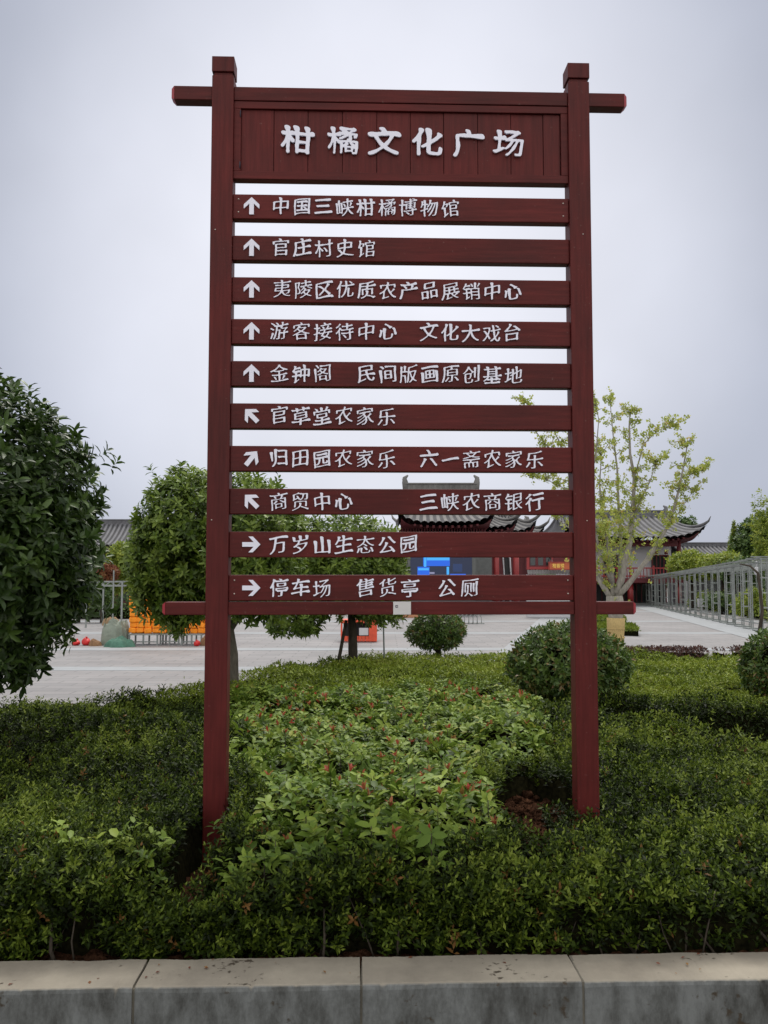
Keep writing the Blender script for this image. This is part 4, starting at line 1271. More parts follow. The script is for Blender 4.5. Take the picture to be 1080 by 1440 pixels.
def rail(mb, x0, x1, y, z0, h, m=0, step=0.18):
    mb.box(x0, x1, y - 0.04, y + 0.04, z0 + h - 0.07, z0 + h, m); mb.box(x0, x1, y - 0.03, y + 0.03, z0 + 0.08, z0 + 0.14, m)
    n = max(1, int((x1 - x0) / step))
    for i in range(n + 1):
        x = x0 + (x1 - x0) * i / n
        big = i % 7 == 0
        k = 0.05 if big else 0.017
        mb.box(x - k, x + k, y - k * 1.1, y + k * 1.1, z0 - 0.003, z0 + h + (0.1 if big else -0.072), m)

def hall():
    Y = 38.0
    k = Y / F_PX * 1.0
    def X(px): return at(px, 812, Y).x
    def Z(py): return at(540, py, Y).z
    x0, x1 = X(530), X(692)
    root = empty('stage_hall', ((x0 + x1) / 2, Y, 0))
    tag(root, 'red timber hall with grey tiled roof, upturned eaves and ridge ornaments behind the sign slats', 'hall')
    ox, oy = root.location.x, root.location.y
    def P(mb, name, mats, par=root): 
        return mb.build(name, mats, par, loc=(-ox, -oy, 0))
    b = MB()
    b.box(X(532), X(690), Y + 1.2, Y + 8, 0, Z(746)); b.box(X(690) + .003, X(740), Y + 4.5, Y + 8.5, 0, Z(752))
    for px in range(566, 690, 4): b.box(X(px), X(px) + 0.06, Y + 1.14, Y + 1.197, Z(752), Z(740))
    b.box(X(540), X(688), Y + 1.10, Y + 1.195, Z(760), Z(752.5))
    P(b, 'wall', M['redwall'])
    g = MB(); g.box(X(545), X(690), Y + 1.0, Y + 1.09, 0.02, Z(764)); P(g, 'dark_opening', M['dark'])
    g = MB(); g.box(X(664), X(691), Y - 0.2, Y + 0.4, 0.02, Z(762)); P(g, 'side_panel', M['greywall'])
    g = MB(); g.box(X(704), X(722), Y + 4.4, Y + 4.49, 0.02, Z(764)); g.box(X(730), X(739), Y + 4.4, Y + 4.49, 0.02, Z(764)); P(g, 'doorway', M['dark'])
    for px in (707.5, 717):
        c = MB(); xx = at(px, 800, Y + 4.3).x
        c.tube([(xx, Y + 4.3, 0.3), (xx + 0.05, Y + 4.3, 1.6), (xx - 0.03, Y + 4.3, Z(764))], [0.05, 0.035, 0.05], 6); P(c, 'curtain', M['whitewall'])
    for px in (545, 698, 726):
        c = MB(); c.tube([(X(px), Y, 0), (X(px), Y, Z(752))], [0.135, 0.125], 12); c.box(X(px) - 0.2, X(px) + 0.2, Y - 0.2, Y + 0.2, 0, 0.22, 0)
        P(c, 'column', M['redcol'])
    main_cx = (X(577) + X(678)) / 2
    r = MB(); curved_roof(r, main_cx, Y + 3.2, X(686) - main_cx + 0.25, 3.6, Z(736), Z(697), (X(678) - X(577)) / 2 * 1.09, 0.45)
    ridge(r, main_cx, Y + 3.2, (X(678) - X(577)) / 2 * 1.09, at(0, 692, Y + 3.2).z, 0.36); ro = P(r, 'roof', [M['tile_pale'], M['tile_bed']])
    e = MB(); eaves(e, main_cx, Y + 3.2, X(686) - main_cx + 0.2, 3.5, Z(736), 0.45); P(e, 'eaves', M['redwall'])
    # side wings with their own lifted corners, stepping back to the right
    for pc, ph, ye, yr, yy, up in ((676, 50, 743, 722, 41.5, 0.45), (706, 46, 748, 720, 45.0, 0.6), (738, 26, 751, 735, 48.5, 0.4)):
        c = at(pc, ye, yy); hxx = ph * yy / F_PX; zr = at(pc, yr, yy).z
        r = MB(); curved_roof(r, c.x, yy + 2, hxx, 2.4, c.z, zr, hxx * 0.45, up); ridge(r, c.x, yy + 2, hxx * 0.45, zr - 0.05, 0.25, orn=0.3); P(r, 'roof', [M['tile_pale'], M['tile_bed']])
        e = MB(); eaves(e, c.x, yy + 2, hxx * .97, 2.3, c.z, up); P(e, 'eaves', M['redwall'])
        w_ = MB(); w_.box(c.x - hxx * .7, c.x + hxx * .7, yy + 0.8, yy + 3.2, 0, c.z - 0.2); P(w_, 'wall', M['redwall'])
    return root
hall()

def screen():
    Y = 35.5
    a = at(577, 766, Y); b_ = at(664, 838, Y)
    root = empty('led_screen', ((a.x + b_.x) / 2, Y, 0)); tag(root, 'big black video screen showing bright blue blocks in front of the hall', 'screen')
    o = -root.location
    f = MB(); f.box(a.x - 0.15, b_.x + 0.15, Y, Y + 0.35, 0.0, a.z + 0.12); f.build('frame', M['greywall'], root, loc=(o.x, o.y, 0))
    m = bpy.data.materials.new('screen_glow'); m.use_nodes = True
    nt = m.node_tree; p = nt.nodes['Principled BSDF']
    p.inputs['Base Color'].default_value = (0.01, 0.01, 0.015, 1); p.inputs['Roughness'].default_value = 0.3
    def lit(name, c, s):
        m = bpy.data.materials.new(name); m.use_nodes = True; p = m.node_tree.nodes['Principled BSDF']
        p.inputs['Base Color'].default_value = (0.01, 0.01, 0.015, 1); p.inputs['Roughness'].default_value = 0.35
        p.inputs['Emission Color'].default_value = (*c, 1); p.inputs['Emission Strength'].default_value = s
        return m
    dk = lit('screen_dark_blue', (0.006, 0.014, 0.045), 1.0); bl = lit('screen_blue', (0.004, 0.12, 0.75), 1.0); lb = lit('screen_light_blue', (0.05, 0.42, 0.95), 1.0); gy = lit('screen_grey', (0.25, 0.25, 0.4), 1.0)
    s = MB(); s.box(a.x, b_.x, Y - 0.02, Y - 0.003, b_.z, a.z, 0)
    def R(px0, px1, py0, py1, mi, k):
        q0 = at(px0, py0, Y); q1 = at(px1, py1, Y); s.box(q0.x, q1.x, Y - 0.022 - 0.003 * k, Y - 0.0205, q1.z, q0.z, mi)
    R(595, 632.5, 770, 796, 1, 0); R(600, 632, 784, 788, 2, 1); R(587, 604, 797, 809, 1, 0); R(588, 603, 799, 802, 2, 1); R(628, 631.5, 797, 808, 2, 0); R(604, 611, 804.5, 807, 3, 0)
    R(633, 655, 807, 812, 1, 0); R(596, 599.5, 770, 797, 2, 1); R(590, 640, 815, 828, 1, 0); R(637, 650, 793, 804, 4, 0)
    s.build('display', [dk, bl, lb, gy, lit('screen_navy', (0.008, 0.03, 0.11), 1.0)], root, loc=(o.x, o.y, 0))
screen()

def gallery():
    """red screen wall with its coping and the shop board, right of the hall"""
    Y = 34.0
    def X(px): return at(px, 812, Y).x
    def Z(py): return at(540, py, Y).z
    root = empty('gallery_wall', (X(775), Y, 0)); tag(root, 'low red gallery wall with a grey tiled coping between the hall and the ginkgo', 'wall')
    o = -root.location
    b = MB(); b.box(X(741), X(826), Y, Y + 0.3, Z(801), Z(762)); b.build('panel', M['redwall'], root, loc=(o.x, o.y, 0))
    b = MB(); b.box(X(741), X(826), Y + 0.05, Y + 0.25, 0, Z(808)); b.build('plinth', M['whitewall'], root, loc=(o.x, o.y, 0))
    b = MB()
    n = int((X(826) - X(741)) / 0.11)
    def fn(a, t): return (X(741) + (X(826) - X(741)) * a, Y - 0.28 + 0.28 * t, Z(808) + (Z(801.5) - Z(808)) * t + 0.03 * abs(math.sin(math.pi * n * a)))
    b.grid(fn, n * 4, 2, 0, True); b.build('coping', M['tile_pale'], root, loc=(o.x, o.y, 0))
    for px in (742.5, 776, 800, 824):
        b = MB(); b.box(X(px) - 0.05, X(px) + 0.05, Y - 0.05, Y - 0.002, Z(801), Z(763)); b.build('frame_post', M['redcol'], root, loc=(o.x, o.y, 0))
    b = MB(); b.box(X(743.9), X(774.5), Y - 0.04, Y - 0.002, Z(800.8), Z(797)); b.build('rail', M['redcol'], root, loc=(o.x, o.y, 0))
    for px in (746, 757, 768):
        b = MB(); b.box(X(px), X(px + 7), Y - 0.012, Y - 0.002, Z(795), Z(772)); b.build('window', M['glass'], root, loc=(o.x, o.y, 0))
    Yb = Y - 0.5
    a = at(771.5, 790, Yb); c = at(805, 801.5, Yb)
    s = empty('shop_board', ((a.x + c.x) / 2, Yb, 0)); tag(s, 'orange brown board with gold characters hung on the red gallery wall', 'signboard')
    so_ = -s.location
    b = MB(); b.box(a.x, c.x, Yb, Yb + 0.06, c.z, a.z); bo = b.build('board', M['board'], s, loc=(so_.x, so_.y, 0))
    f = MB(); t = 0.03
    f.box(a.x, c.x, Yb - 0.025, Yb - 0.002, a.z - t, a.z); f.box(a.x, c.x, Yb - 0.025, Yb - 0.002, c.z, c.z + t)
    f.box(a.x, a.x + t, Yb - 0.025, Yb - 0.002, c.z + t + .001, a.z - t - .001); f.box(c.x - t, c.x, Yb - 0.025, Yb - 0.002, c.z + t + .001, a.z - t - .001)
    f.build('board_frame', M['redcol'], s, loc=(so_.x, so_.y, 0))
    for i, ch in enumerate('柑香楼'):
        me = letter_mesh(ch, 0.15, 0.17, 0.01, 900 + i, 'head')
        q = at(779.5 + 5.7 * i, 795.6, Yb)
        oo = bpy.data.objects.new('character', me); COL.objects.link(oo); me.materials.clear(); me.materials.append(M['gold'])
        oo.parent = s; oo.rotation_euler = (math.pi / 2, 0, 0); oo.location = (q.x - s.location.x, -0.008, q.z)
    # hangers
    for px in (777, 800):
        h = MB(); q = at(px, 790, Yb); h.bar((q.x, Yb + 0.03, q.z), (q.x, Y - 0.06, q.z + 0.2), 0.025); h.build('hanger', M['dark'], s, loc=(so_.x, so_.y, 0))
gallery()

def pavilion():
    Y = 48.0
    def X(px): return at(px, 812, Y).x
    def Z(py): return at(540, py, Y).z
    cx = (X(818) + X(966)) / 2
    root = empty('pavilion_house', (cx, Y, 0)); tag(root, 'two storey white house with red balcony and grey upturned roof at right', 'house')
    o = (-cx, -Y, 0)
    z2 = Z(816)
    b = MB(); b.box(X(822), X(958), Y + 1.6, Y + 8, z2, Z(760), 0); b.box(X(822), X(958), Y + 2.6, Y + 8, 0, z2 - 0.003, 1); b.build('wall', [M['whitewall'], M['redwall']], root, loc=o)
    b = MB(); b.box(X(820), X(965), Y, Y + 8, Z(819.5), Z(813)); b.build('floor_beam', M['redwall'], root, loc=o)
    b = MB(); rail(b, X(822), X(962), Y + 0.1, Z(813) + .003, Z(798) - Z(813)); b.build('balcony_rail', M['redcol'], root, loc=o)
    for px in (824, 889, 957):
        c = MB(); c.tube([(X(px), Y + 0.4, 0), (X(px), Y + 0.4, Z(819.7))], [0.17, 0.16], 12); c.build('column', M['redcol'], root, loc=o)
    for px in (824, 960):
        c = MB(); c.tube([(X(px), Y + 0.5, Z(813)), (X(px), Y + 0.5, Z(757))], [0.12, 0.12], 12); c.build('column', M['redwall'], root, loc=o)
    def door(p0, p1, y0, y1, yy, m, name, leaf=0):
        d = MB(); d.box(X(p0), X(p1), yy, yy + 0.06, Z(y1), Z(y0)); do = d.build(name, m, root, loc=o)
        f = MB(); t = 0.07
        f.box(X(p0) - t, X(p0), yy - 0.05, yy + 0.04, Z(y1), Z(y0) + t); f.box(X(p1), X(p1) + t, yy - 0.05, yy + 0.04, Z(y1), Z(y0) + t); f.box(X(p0), X(p1), yy - 0.05, yy - 0.002, Z(y0), Z(y0) + t)
        for i in range(1, 1 + leaf):
            xx = X(p0) + (X(p1) - X(p0)) * i / (leaf + 1); f.box(xx - 0.03, xx + 0.03, yy - 0.04, yy - 0.002, Z(y1), Z(y0))
        f.build('frame', M['redwall'], do)
    door(930.5, 952, 781, 812, Y + 1.53, M['glass'], 'window', 3)
    door(860, 884, 781, 812, Y + 1.53, M['glass'], 'window', 3)
    door(895, 912, 822, 851, Y + 2.53, M['dark'], 'door', 2)
    door(913.5, 956, 822, 851, Y + 2.535, M['glass'], 'shop_window', 5)
    door(826, 886, 822, 851, Y + 2.535, M['dark'], 'shop_window', 4)
    l = MB(); l.box(X(901), X(903.5), Y + 2.44, Y + 2.47, Z(848), Z(826)); l.box(X(905), X(908.5), Y + 2.44, Y + 2.47, Z(848), Z(826)); l.build('painted_door_light', M['whitewall'], root, loc=o)  # pale slabs: light showing in the door is put into their colour
    l = MB(); l.box(X(820), X(962), Y - 0.1, Y + 2.5, 0.0, 0.12); l.build('step', M['greywall'], root, loc=o)
    rx = (X(822) + X(960)) / 2
    r = MB(); curved_roof(r, rx, Y + 4.3, X(986) - rx, 5.0, Z(757), at(0, 726, Y + 4.3).z, X(974) - rx, 0.66, 0.36); ridge(r, rx, Y + 4.3, (X(974) - rx), at(0, 725, Y + 4.3).z, 0.25, orn=0.35)
    r.build('roof', [M['tile'], M['tile_bed']], root, loc=o)
    e = MB(); eaves(e, rx, Y + 4.3, X(986) - rx - 0.1, 4.85, Z(757), 0.66); e.build('eaves', M['redwall'], root, loc=o)
    l = MB(); l.box(X(826), X(958), Y + 0.38, Y + 0.62, Z(768), Z(759)); l.build('eave_beam', M['redwall'], root, loc=o)
    for px in (926, 940):
        l = MB(); l.tube([(X(px), Y + 0.3, Z(779)), (X(px), Y + 0.3, Z(774))], [0.10, 0.10], 10); l.build('lantern', M['redwall'], root, loc=o)
pavilion()

def wing(name, label, px0, px1, y_eave, y_ridge, Y, wallm, m_roof, zbase=0.0, cols=()):
    a = at(px0, y_eave, Y); b_ = at(px1, y_eave, Y); zr = at(px0, y_ridge, Y + 2.2).z
    cx = (a.x + b_.x) / 2; hx = (b_.x - a.x) / 2
    root = empty(name, (cx, Y, 0)); tag(root, label, 'building')
    r = MB(); curved_roof(r, 0, 2.2, hx, 2.6, a.z, zr, hx * 0.97, 0.12, 0.26); ridge(r, 0, 2.2, hx * 0.97, zr - 0.02, 0.18, orn=0.2); r.build('roof', [m_roof, M['tile_bed']], root)
    e = MB(); eaves(e, 0, 2.2, hx, 2.5, a.z, 0.1); e.build('eaves', M['redwall'], root)
    w_ = MB(); w_.box(-hx + 0.3, hx - 0.3, 0.9, 4, 0, a.z - 0.05); w_.build('wall', wallm, root)
    n = max(2, int(2 * hx / 2.6))
    for i in range(n + 1):
        x = -hx + 0.4 + (2 * hx - 0.8) * i / n
        c = MB(); c.tube([(x, 0.2, 0), (x, 0.2, a.z - 0.1)], [0.14, 0.13], 10); c.build('column', M['redcol'], root)
        if i < n:
            d = MB(); x2 = -hx + 0.4 + (2 * hx - 0.8) * (i + 1) / n
            d.box(x + 0.35, x2 - 0.35, 0.84, 0.897, 0.3, a.z - 0.7); d.build('window', M['glass'] if i % 2 else M['dark'], root)
wing('side_gallery', 'low long building with grey tiled roof behind the trellis at right', 962, 1120, 784, 768, 50.5, M['whitewall'], M['tile'])
wing('far_hall', 'distant building with dark tiled roof between the two left trees', -60, 300, 768, 736, 47.0, M['redwall'], M['tile'])

# ------------------------------------------------------------------ trellis of white metal at right
def trellis():
    A = Vector((10.9, 25.2, 0)); B = Vector((14.9, 49.5, 0))
    root = empty('metal_trellis', A); tag(root, 'long pale metal trellis with ladder posts leading back to the white house', 'trellis')
    d = (B - A); side = Vector((d.y, -d.x, 0)).normalized()
    n = 23
    def H(t): return 1.98 - 0.42 * t + (0.14 * max(0, 0.12 - t) / 0.12)
    W2 = 1.9
    top = [[], []]
    for i in range(n):
        t = (i / (n - 1)) ** 1.0
        for sd in (0, 1):
            p = d * t + side * W2 * sd
            h = H(t)
            top[sd].append(p + Vector((0, 0, h)))
            # ladder post: two uprights with rungs
            mb = MB(); dl = d.normalized()
            q0, q1 = p - dl * 0.13, p + dl * 0.13
            mb.bar(q0, q0 + Vector((0, 0, h)), 0.026); mb.bar(q1, q1 + Vector((0, 0, h)), 0.026)
            if i % 2 == 0:
                q2 = p + side * 0.22; mb.bar(q2 - dl * .13, q2 - dl * .13 + Vector((0, 0, h)), 0.024); mb.bar(q2 + dl * .13, q2 + dl * .13 + Vector((0, 0, h)), 0.024)
                for k in range(5): z = 0.25 + k * (h - 0.4) / 4; mb.bar(q1 + Vector((0, 0, z)), q2 + dl * .13 + Vector((0, 0, z)), 0.03); mb.bar(q0 + Vector((0, 0, z)), q2 - dl * .13 + Vector((0, 0, z)), 0.03)
            k = 0.22
            while k < h:
                mb.bar(q0 + Vector((0, 0, k)), q1 + Vector((0, 0, k)), 0.02); k += 0.24
            mb.box(p.x - 0.2, p.x + 0.2, p.y - 0.2, p.y + 0.2, 0.012, 0.04)
            mb.build('post', M['galv'], root)
    for sd in (0, 1):
        for dz in (0, -0.14):
            mb = MB(); mb.bar(top[sd][0] + Vector((0, 0, dz)), top[sd][-1] + Vector((0, 0, dz)), 0.05)
            mb.build('rail', M['galv'], root)
    sl_ = MB()
    for i in range(44):
        t = i / 43; p = d * t + Vector((0, 0, H(t) + 0.03)); sl_.bar(p - side * 0.25, p + side * (W2 + 0.25), 0.028)
    sl_.build('roof_slats', M['galv'], root)
    # low bottom rail with small fittings
    mb = MB(); mb.bar(Vector((0, 0, 0.2)), d + Vector((0, 0, 0.2)), 0.03)
    mb.build('rail', M['galv'], root)
    lp = at(1064, 803, 26); la = MB(); la.blob((0, 0, 0), (0.08, 0.08, 0.13), 1, 0.0); la.tube([(0, 0, 0.12), (0, 0, 0.3)], [0.02, 0.02], 6)
    o = la.build('lamp', M['whitewall'], root); o.location = Vector(lp) - A
    return root
trellis()
# climber stem at the near end of the trellis
mb = MB(); pts = [at(1068, 884, 24.6), at(1072, 860, 24.6), at(1069, 830, 24.6), at(1066, 806, 24.6), at(1055, 796, 24.8), at(1040, 793, 25.0)]; pts[0].z = 0
mb.tube(pts, [0.06, 0.045, 0.042, 0.04, 0.028, 0.015], 8)
tag(mb.build('vine_stem', M['bark']), 'dark thick vine stem at the near end of the metal trellis', 'vine')
mb = MB(); p = at(987, 849, 38); mb.box(p.x - 0.03, p.x + 0.03, p.y, p.y + 0.05, 0, p.z); q = at(993, 846, 38); mb.box(p.x - 0.20, p.x + 0.25, p.y - 0.06, p.y - 0.004, p.z - 0.14, p.z + 0.22)
tag(mb.build('small_notice', M['whitewall']), 'small white notice on a stake inside the trellis', 'notice')

# ------------------------------------------------------------------ far trees and shrubs
def far_tree(name, label, cat, px, py, rx, ry, Y, m, seed, L, n, nl=6, base_py=None, amp=0.3, taper=0.0, group=None, inner=0.35, tmpl=LEAF_S, ratio=0.5):
    c = at(px, py, Y); k = Y / F_PX
    return tree(name, label, cat, (c.x, Y, 0), [(tuple(c), (rx * k, rx * k, ry * k))], m, L, ratio, nl, n, seed, 0.02 + rx * k * 0.07, 0.9, group=group, amp=amp, taper=taper, limbs=8, inner=inner, tmpl=tmpl)
far_tree('broadleaf_tree', 'dark green round tree rising at the right edge behind the trellis', 'tree', 1068, 768, 36, 46, 42, DRKG, 301, 0.20, 1500)
far_tree('broadleaf_tree', 'yellow green bushy tree by the balcony of the white house', 'tree', 972, 797, 30, 22, 42, YELG, 302, 0.17, 900)
far_tree('broadleaf_tree', 'light green tree filling the middle above the trellis', 'tree', 1016, 797, 33, 20, 40, YELG, 303, 0.17, 900)
far_tree('broadleaf_tree', 'deeper green shrub tree low behind the trellis roof', 'tree', 1040, 806, 30, 20, 38, DRKG, 304, 0.16, 700)
far_tree('young_conifer', 'pale slender pointed young tree standing above the trellis', 'tree', 1033, 772, 11, 38, 43, YELG, 305, 0.12, 420, taper=0.75)
far_tree('broadleaf_tree', 'bright yellow green branch tree at the very right edge', 'tree', 1082, 760, 22, 60, 36, YELG, 306, 0.15, 620, amp=0.5)
far_tree('broadleaf_tree', 'dark tree top peeping over the corner of the white house roof', 'tree', 962, 742, 16, 14, 60, DRKG, 307, 0.25, 300, amp=0.5)
far_tree('garden_shrub', 'yellow green shrub between the trellis posts near its right end', 'shrub', 1060, 848, 22, 22, 33, YELG, 308, 0.12, 420)
far_tree('garden_shrub', 'green shrub low behind the middle of the trellis', 'shrub', 1015, 846, 22, 13, 37, DRKG, 309, 0.12, 320)
far_tree('garden_shrub', 'yellow green bush beside the metal frame at left', 'shrub', 168, 800, 22, 40, 34, YELG, 310, 0.16, 800)
far_tree('garden_shrub', 'rust coloured bush next to the big left tree', 'shrub', 152, 806, 14, 13, 33, RUST, 311, 0.14, 320)
far_tree('garden_shrub', 'green bush inside the metal frame at left', 'shrub', 143, 838, 16, 18, 30, DRKG, 312, 0.14, 420)
far_tree('garden_shrub', 'yellow green low bush by the stem side of the big left tree', 'shrub', 112, 846, 14, 12, 30, YELG, 313, 0.12, 300)
far_tree('garden_shrub', 'dark green bush far back at the left edge', 'shrub', 40, 830, 60, 40, 38, DRKG, 314, 0.2, 900)

def garden_hedge(label, p0, p1, depth, h, m, seed, n, L):
    """free growing low hedge between two ground points"""
    a = Vector((p0[0], p0[1], 0)); d = Vector((p1[0] - p0[0], p1[1] - p0[1], 0)); s_ = Vector((-d.y, d.x, 0)).normalized()
    rng = np.random.default_rng(seed)
    t = rng.random(n); u = rng.uniform(-0.5, 0.5, n) * depth
    top = h * (0.75 + 0.5 * vnoise(t * d.length * 1.3, u * 0 + 3, seed))
    z = top * np.sqrt(rng.random(n)) * np.sqrt(np.clip(1 - (2 * u / depth) ** 2, 0.05, 1))
    P = np.stack([d.x * t + s_.x * u, d.y * t + s_.y * u, z], 1)
    root = empty('garden_hedge', a); tag(root, label, 'hedge')
    L_ = L * rng.uniform(0.7, 1.3, n)
    leaf_mesh('foliage', P, unit(rng.normal(size=(n, 3)) + np.array([0, -.2, .5])), unit(rng.normal(size=(n, 3)) * .6 + np.array([0, -.4, .8])), L_, L_ * 0.5, np.clip(rng.normal(0.45, 0.25, n), 0, 1), LEAF_S, [m], parent=root)
    b = MB(); b.bar((0, 0, h * 0.25), d + Vector((0, 0, h * 0.25)), depth * 0.6, h * 0.5); b.build('shaded_twig_core', M['core'], root)
garden_hedge('loose green hedge beyond the bare stall frame at left', at(20, 850, 33)[:2], at(190, 850, 33)[:2], 0.9, 0.75, DRKG, 41, 3200, 0.12)
garden_hedge('yellow green planting along the far side of the trellis', (13.2, 25.5), (16.6, 46), 1.4, 0.75, YELG, 42, 5200, 0.13)
garden_hedge('dark green planting farther behind the trellis', (16.0, 27), (18.5, 46), 1.6, 1.7, DRKG, 43, 5200, 0.16)
# low planting wedges in the paving by the ginkgo
def wedge(label, pts, seed):
    P2 = [at_ground(*p) for p in pts]
    cx = sum(p[0] for p in P2) / len(P2); cy = sum(p[1] for p in P2) / len(P2)
    rng = np.random.default_rng(seed)
    xs = np.array([p[0] for p in P2]); ys = np.array([p[1] for p in P2])
    n = 7000
    x = rng.uniform(xs.min(), xs.max(), n); y = rng.uniform(ys.min(), ys.max(), n)
    k = in_poly(x, y, P2); x, y = x[k], y[k]; n = len(x)
    root = empty('low_box_hedge', (cx, cy, 0)); tag(root, label, 'hedge')
    z = 0.13 + 0.05 * rng.random(n)
    P = np.stack([x - cx, y - cy, z], 1)
    L_ = 0.08 * rng.uniform(0.7, 1.3, n)
    leaf_mesh('foliage', P, unit(rng.normal(size=(n, 3)) + np.array([0, 0, 0.6])), unit(rng.normal(size=(n, 3)) * 0.5 + np.array([0, -0.2, 1])), L_, L_ * 0.4, rng.random(n) * 0.7, LEAF_S, [LAWN], parent=root)
    b = MB(); q = [(p[0] - cx, p[1] - cy) for p in P2]; m = len(q)
    b.add([(a * .97, c * .97, 0.01) for a, c in q] + [(a * .97, c * .97, 0.13) for a, c in q], [tuple(range(m, 2 * m))] + [(i, (i + 1) % m, (i + 1) % m + m, i + m) for i in range(m)])
    b.build('shaded_twig_core', M['core'], root)
def at_ground(px, py):
    d = at(px, py, 1.0) - Vector((0, 0, CZ)); t = -CZ / d.z
    return (d.x * t, d.y * t)
wedge('low green hedge wedge in the paving nearest the ginkgo', [(838, 893), (899, 895), (893, 886), (866, 882), (838, 884)], 71)
wedge('low green hedge wedge in the paving farther behind the ginkgo', [(835, 879), (882, 879), (876, 871), (850, 867), (835, 867)], 72)

# ------------------------------------------------------------------ things on the plaza at left
def frame_rig():
    Y = 27.0
    a = at(121, 868, Y); b_ = at(172, 818, Y)
    root = empty('metal_stall', ((a.x + b_.x) / 2, Y, 0)); tag(root, 'bare grey metal stall frame on the plaza at left', 'frame')
    o = (-root.location.x, -Y, 0)
    for x in (a.x, b_.x):
        for y in (Y, Y + 1.6):
            m = MB(); m.bar((x, y, 0), (x, y, b_.z), 0.045); m.build('post', M['galv'], root, loc=o)
    m = MB()
    for dz in (0, -0.13):
        z = b_.z + dz
        m.bar((a.x, Y, z), (b_.x, Y, z), 0.04); m.bar((a.x, Y + 1.6, z), (b_.x, Y + 1.6, z), 0.04); m.bar((a.x, Y, z), (a.x, Y + 1.6, z), 0.04); m.bar((b_.x, Y, z), (b_.x, Y + 1.6, z), 0.04)
    n = 6
    for i in range(n):
        x0 = a.x + (b_.x - a.x) * i / n; x1 = a.x + (b_.x - a.x) * (i + 1) / n
        m.bar((x0, Y, b_.z - (0.13 if i % 2 else 0)), (x1, Y, b_.z - (0 if i % 2 else 0.13)), 0.022)
    m.build('truss', M['galv'], root, loc=o)
    xm = at(160, 818, Y).x
    m = MB(); m.bar((xm, Y - .02, 0), (xm, Y - .02, b_.z + 0.35), 0.035); m.build('mast', M['galv'], root, loc=o)
frame_rig()

YP = 20.3
def lumpy(name, label, cat, px, py, wpx, hpx, m, seed, amp=0.16, group=None, dy=0.0, z0=0.0, sq=None, fold=5.0):
    """a heap of cloth: a heightfield with folds that falls to the ground at its rim"""
    c = at(px, py, YP + dy); k = (YP + dy) / F_PX
    rx, ry, h = wpx * k / 2, wpx * k * 0.42, hpx * k
    b = MB(); p = 14.0 if sq else 3.4
    def fn(a, t):
        th = 2 * math.pi * a
        e = 1 + amp * (2 * vnoise(np.array([math.cos(th) * 2 + seed * 7]), np.array([math.sin(th) * 2]), seed)[0] - 1)
        q = 2.0 / (4.0 if sq else 2.0)
        x = math.copysign(abs(math.cos(th)) ** q, math.cos(th)) * rx * t * e; y = math.copysign(abs(math.sin(th)) ** q, math.sin(th)) * ry * t * e
        n1 = vnoise(np.array([x / rx * fold + 31]), np.array([y / ry * fold]), seed + 3)[0]; n2 = vnoise(np.array([x / rx * 2 + 11]), np.array([y / ry * 2]), seed + 5)[0]
        z = h * max(0.0, 1 - t ** p) * (0.62 + 0.45 * n2) + h * 0.22 * abs(2 * n1 - 1) * (1 - t ** 8)
        return (x, y, z0 + z)
    b.grid(fn, 40, 16, 0, not sq)
    o = b.build(name, m, loc=(c.x, YP + dy, 0.0))
    return tag(o, label, cat, group)
lumpy('tarp_pile', 'pile under a grey green tarpaulin on the plaza', 'tarp', 161, 890, 38, 33, M['tarp'], 1, 0.16, sq=True)
lumpy('cardboard_pile', 'brown cardboard heap lying on top of the tarpaulin pile', 'cardboard', 156, 873, 20, 10, M['card'], 2, 0.22, z0=0.44, dy=0.0, sq=True)
lumpy('net_heap', 'crumpled green netting lying before the tarpaulin pile', 'netting', 171, 899, 36, 13, M['greencloth'], 3, 0.5, dy=-0.6, fold=9)
lumpy('sack', 'brown sack leaning at the left foot of the tarpaulin pile', 'sack', 134, 899, 18, 10, M['sack'], 4, 0.2, dy=-0.4)
lumpy('sack', 'brown sack beside the red bag near the left sign post', 'sack', 290, 895, 16, 15, M['sack'], 8, 0.2, dy=-0.3)
def red_bag(label, px, wpx, hpx, seed, dy):
    c = at(px, 898, YP + dy); k = (YP + dy) / F_PX
    r = (wpx * k / 2, wpx * k / 2, hpx * k / 2); b = MB()
    b.blob((0, 0, r[2] * 0.92), r, seed, 0.14, 20, 14, 0, flat=-r[2] * 0.92)
    rr = random.Random(seed); tx = rr.uniform(-.03, .03)
    b.tube([(0, 0, r[2] * 1.7), (tx, 0, r[2] * 1.95), (tx * 2, 0, r[2] * 2.2)], [r[0] * .35, r[0] * .16, r[0] * .32], 8)
    return tag(b.build('red_bag', M['redbag'], loc=(c.x, YP + dy, 0)), label, 'bag')
red_bag('bright red full bag standing left of the brown sack', 121, 12, 11, 5, -0.3)
red_bag('small red bag lowest at the fringe of the big left tree', 107, 11, 8, 6, -0.3)
red_bag('pinkish red bag behind the left sign post by the orange bundles', 277, 9, 8, 7, -0.5)

